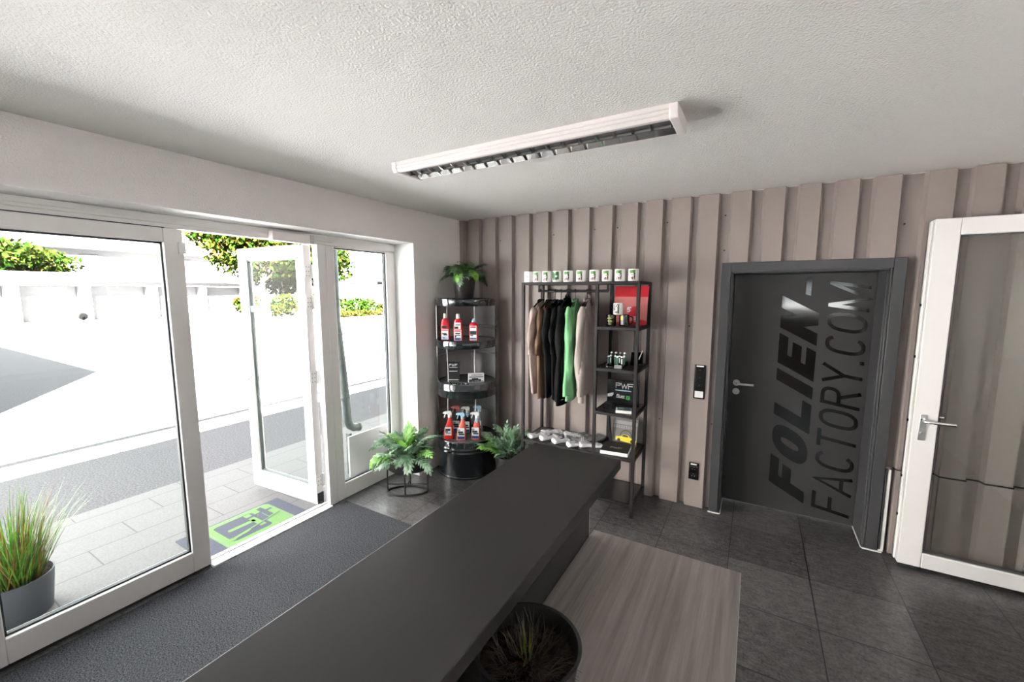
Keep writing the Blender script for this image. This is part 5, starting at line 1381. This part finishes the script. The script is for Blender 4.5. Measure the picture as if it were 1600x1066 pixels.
def house(name, label, x, y0, y1, wall_h, roof_h, depth, rail=None, shutters=()):
    h = thing(name, label, 'house', (x, y0, -.05))
    W = y1 - y0
    mb = MB(); mb.box(-depth, 0, 0, W, 0, wall_h); mb.build('wall', 'render_white', h)
    mb = MB(); mb.prism([(.5, wall_h - .1), (.5, wall_h + .12), (-depth / 2, wall_h + roof_h), (-depth - .5, wall_h + .12), (-depth - .5, wall_h - .1)], -.4, W + .4, frame=((0, 0, 0), (1, 0, 0), (0, 0, 1), (0, 1, 0))); mb.build('roof', 'roof_tile', h)
    mb = MB(); mb.tube([(.56, -.4, wall_h), (.56, W + .4, wall_h)], .08, 8); mb.build('gutter', 'dark_grey', h)
    for (a, b, z0, z1) in shutters:
        mb = MB(); mb.box(0, .06, a, b, z0, z1); f = mb.build('window', 'shutter_dark', h)
        mb = MB()
        for k in range(10): mb.box(.06, .075, a + .05, b - .05, z0 + (z1 - z0) * k / 10 + .02, z0 + (z1 - z0) * (k + 1) / 10 - .02)
        mb.build('shutter', 'shutter_dark', f)
    if rail:
        mb = MB(); a, b, z0, z1 = rail
        mb.box(.8, .86, a, b, z1 - .05, z1)
        n = int((b - a) / .28)
        for k in range(n + 1): mb.box(.81, .85, a + (b - a) * k / n - .03, a + (b - a) * k / n + .03, z0, z1)
        mb.box(0, .9, a, b, z0 - .15, z0); mb.build('balcony', 'print_grey', h)
    return h
house('house', 'pale house with balcony railing behind the garages', -55, 8, 26, 6.2, 3.0, 9, rail=(6.0, 9.6, 3.9, 4.7), shutters=((3, 4.4, 4.2, 5.6), (11, 12.4, 4.2, 5.6)))
house('house', 'white house with tiled roof and dark shutter right of the trees', -34, 25.0, 36, 3.4, 4.6, 9, shutters=((4.6, 5.7, 1.3, 3.0), (0.8, 1.8, 1.4, 2.7)))

def leaf_cloud(name, mats, wts, blobs, n, size, seed, parent):
    rng = np.random.default_rng(seed)
    vol = np.array([b[3] * b[4] * b[5] for b in blobs]); cnt = (n * vol / vol.sum()).astype(int)
    C_, = (np.concatenate([np.array(b[:3]) + (lambda d, r: d / np.linalg.norm(d, axis=1, keepdims=True) * r)(rng.normal(size=(c, 3)), rng.uniform(.35, 1, (c, 1)) ** .45) * np.array(b[3:6]) for b, c in zip(blobs, cnt)]),)
    m_ = len(C_)
    a = rng.normal(size=(m_, 3)); a /= np.linalg.norm(a, axis=1, keepdims=True)
    b = rng.normal(size=(m_, 3)); b = np.cross(a, b); b /= np.linalg.norm(b, axis=1, keepdims=True)
    s = size * rng.uniform(.6, 1.3, (m_, 1))
    nrm = np.cross(a, b)
    V = np.stack([C_ - a * s, C_ + b * s * .5 + nrm * s * .15, C_ + a * s, C_ - b * s * .5 + nrm * s * .15], 1).reshape(-1, 3)
    me = bpy.data.meshes.new(name)
    me.vertices.add(m_ * 4); me.vertices.foreach_set('co', V.ravel().astype(np.float32))
    me.loops.add(m_ * 4); me.loops.foreach_set('vertex_index', np.arange(m_ * 4, dtype=np.int32))
    me.polygons.add(m_); me.polygons.foreach_set('loop_start', np.arange(0, m_ * 4, 4, dtype=np.int32))
    for q in mats: me.materials.append(M[q])
    me.polygons.foreach_set('material_index', rng.choice(len(mats), m_, p=np.array(wts) / sum(wts)).astype(np.int32))
    me.update(calc_edges=True); me.validate()
    o = bpy.data.objects.new(name, me); COL.objects.link(o); o.parent = parent
    return o
def tree(name, label, cat, loc, blobs, n, size, seed, mats, wts, trunk=None):
    t = thing(name, label, cat, loc)
    if trunk:
        mb = MB(); h, r = trunk
        mb.tube([(0, 0, 0), (.04, .03, h * .5), (0, .1, h)], r, 12, radii=[r * 1.25, r, r * .8])
        rng = random.Random(seed)
        for b in blobs[:6]:
            mb.tube([(0, .08, h * .8), (b[0] * .5, b[1] * .5 + .05, (h + b[2]) / 2), (b[0] * .9, b[1] * .9, b[2])], r * .4, 8, radii=[r * .55, r * .35, r * .12])
        mb.build('trunk', 'bark', t, smooth=True)
    leaf_cloud('crown', mats, wts, blobs, n, size, seed, t)
    return t
def blobs_for(rx, ry, rz, cz, k, seed):
    rng = random.Random(seed); out = [(0, 0, cz, rx * .75, ry * .75, rz * .75)]
    for i in range(k):
        a = 2 * PI * i / k + rng.uniform(-.3, .3); e = rng.uniform(-.6, .9)
        out.append((rx * .62 * math.cos(a) * math.cos(e), ry * .62 * math.sin(a) * math.cos(e), cz + rz * .6 * math.sin(e), rx * rng.uniform(.35, .5), ry * rng.uniform(.35, .5), rz * rng.uniform(.35, .5)))
    return out
G3 = ['tree_leaf', 'tree_leaf_light', 'tree_leaf_autumn']
tree('leafy_tree', 'broad light green tree above the garage roof at the left', 'tree', (-47, 1.0, -.05), blobs_for(5, 8.4, 3.0, 4.1, 9, 1), 12000, .26, 1, G3[:2], [3, 3], (3.0, .3))
tree('leafy_tree', 'loose green and yellow tree in the middle behind the open leaf', 'tree', (-26.5, 12.6, -.05), blobs_for(3.0, 4.8, 3.2, 5.0, 12, 2), 11000, .17, 2, G3, [4, 4, 2], (3.2, .16))
tree('leafy_tree', 'green tree seen at the left edge of the right side light', 'tree', (-24.5, 16.2, -.05), blobs_for(2.2, 2.2, 2.2, 4.3, 8, 3), 3800, .16, 3, G3, [5, 3, 1], (2.6, .14))
tree('leafy_tree', 'yellow and green tree behind the pane of the open leaf', 'tree', (-28.5, 15.2, -.05), blobs_for(2.0, 2.9, 2.4, 3.4, 9, 12), 6000, .16, 12, G3, [3, 5, 3], (2.0, .14))
tree('shrub', 'yellow flowering shrub left of the open leaf edge', 'shrub', (-26.5, 11.6, -.05), blobs_for(.8, .9, .9, .95, 5, 4), 900, .12, 4, G3, [2, 5, 4], (.5, .05))
tree('shrub', 'green and yellow shrub seen through the open leaf', 'shrub', (-25.8, 13.6, -.05), blobs_for(.9, 1.1, 1.0, 1.0, 5, 5), 1200, .12, 5, G3, [4, 4, 2], (.5, .05))
tree('shrub', 'rusty autumn shrub seen through the open leaf near its hinge side', 'shrub', (-25.8, 15.3, -.05), blobs_for(.8, .8, 1.3, 1.3, 5, 6), 1100, .12, 6, G3, [2, 3, 6], (.6, .05))
tree('hedge', 'low green hedge before the white house in the right side light', 'hedge', (-24.5, 18.8, -.05), [(0, -1.2, .7, .6, 1.0, .7), (0, 0, .75, .6, 1.1, .75), (0, 1.2, .7, .6, 1.0, .7)], 2200, .12, 7, G3[:2], [5, 2])
tree('shrub', 'yellow shrub right of the green hedge', 'shrub', (-24.5, 21.4, -.05), blobs_for(.6, .7, .5, .55, 5, 8), 700, .11, 8, G3, [1, 5, 3], (.3, .04))
tree('border_planting', 'dry yellow planting strip at the foot of the hedge', 'plants', (-23.6, 18.6, -.05), [(0, -2, .25, .5, 1.2, .28), (0, 0, .25, .5, 1.2, .28), (0, 2, .25, .5, 1.2, .28)], 1600, .10, 9, G3, [1, 3, 4])
mb = MB(); mb.box(-14.5, -5.2, -13, -3.5, -.05, 6.0)
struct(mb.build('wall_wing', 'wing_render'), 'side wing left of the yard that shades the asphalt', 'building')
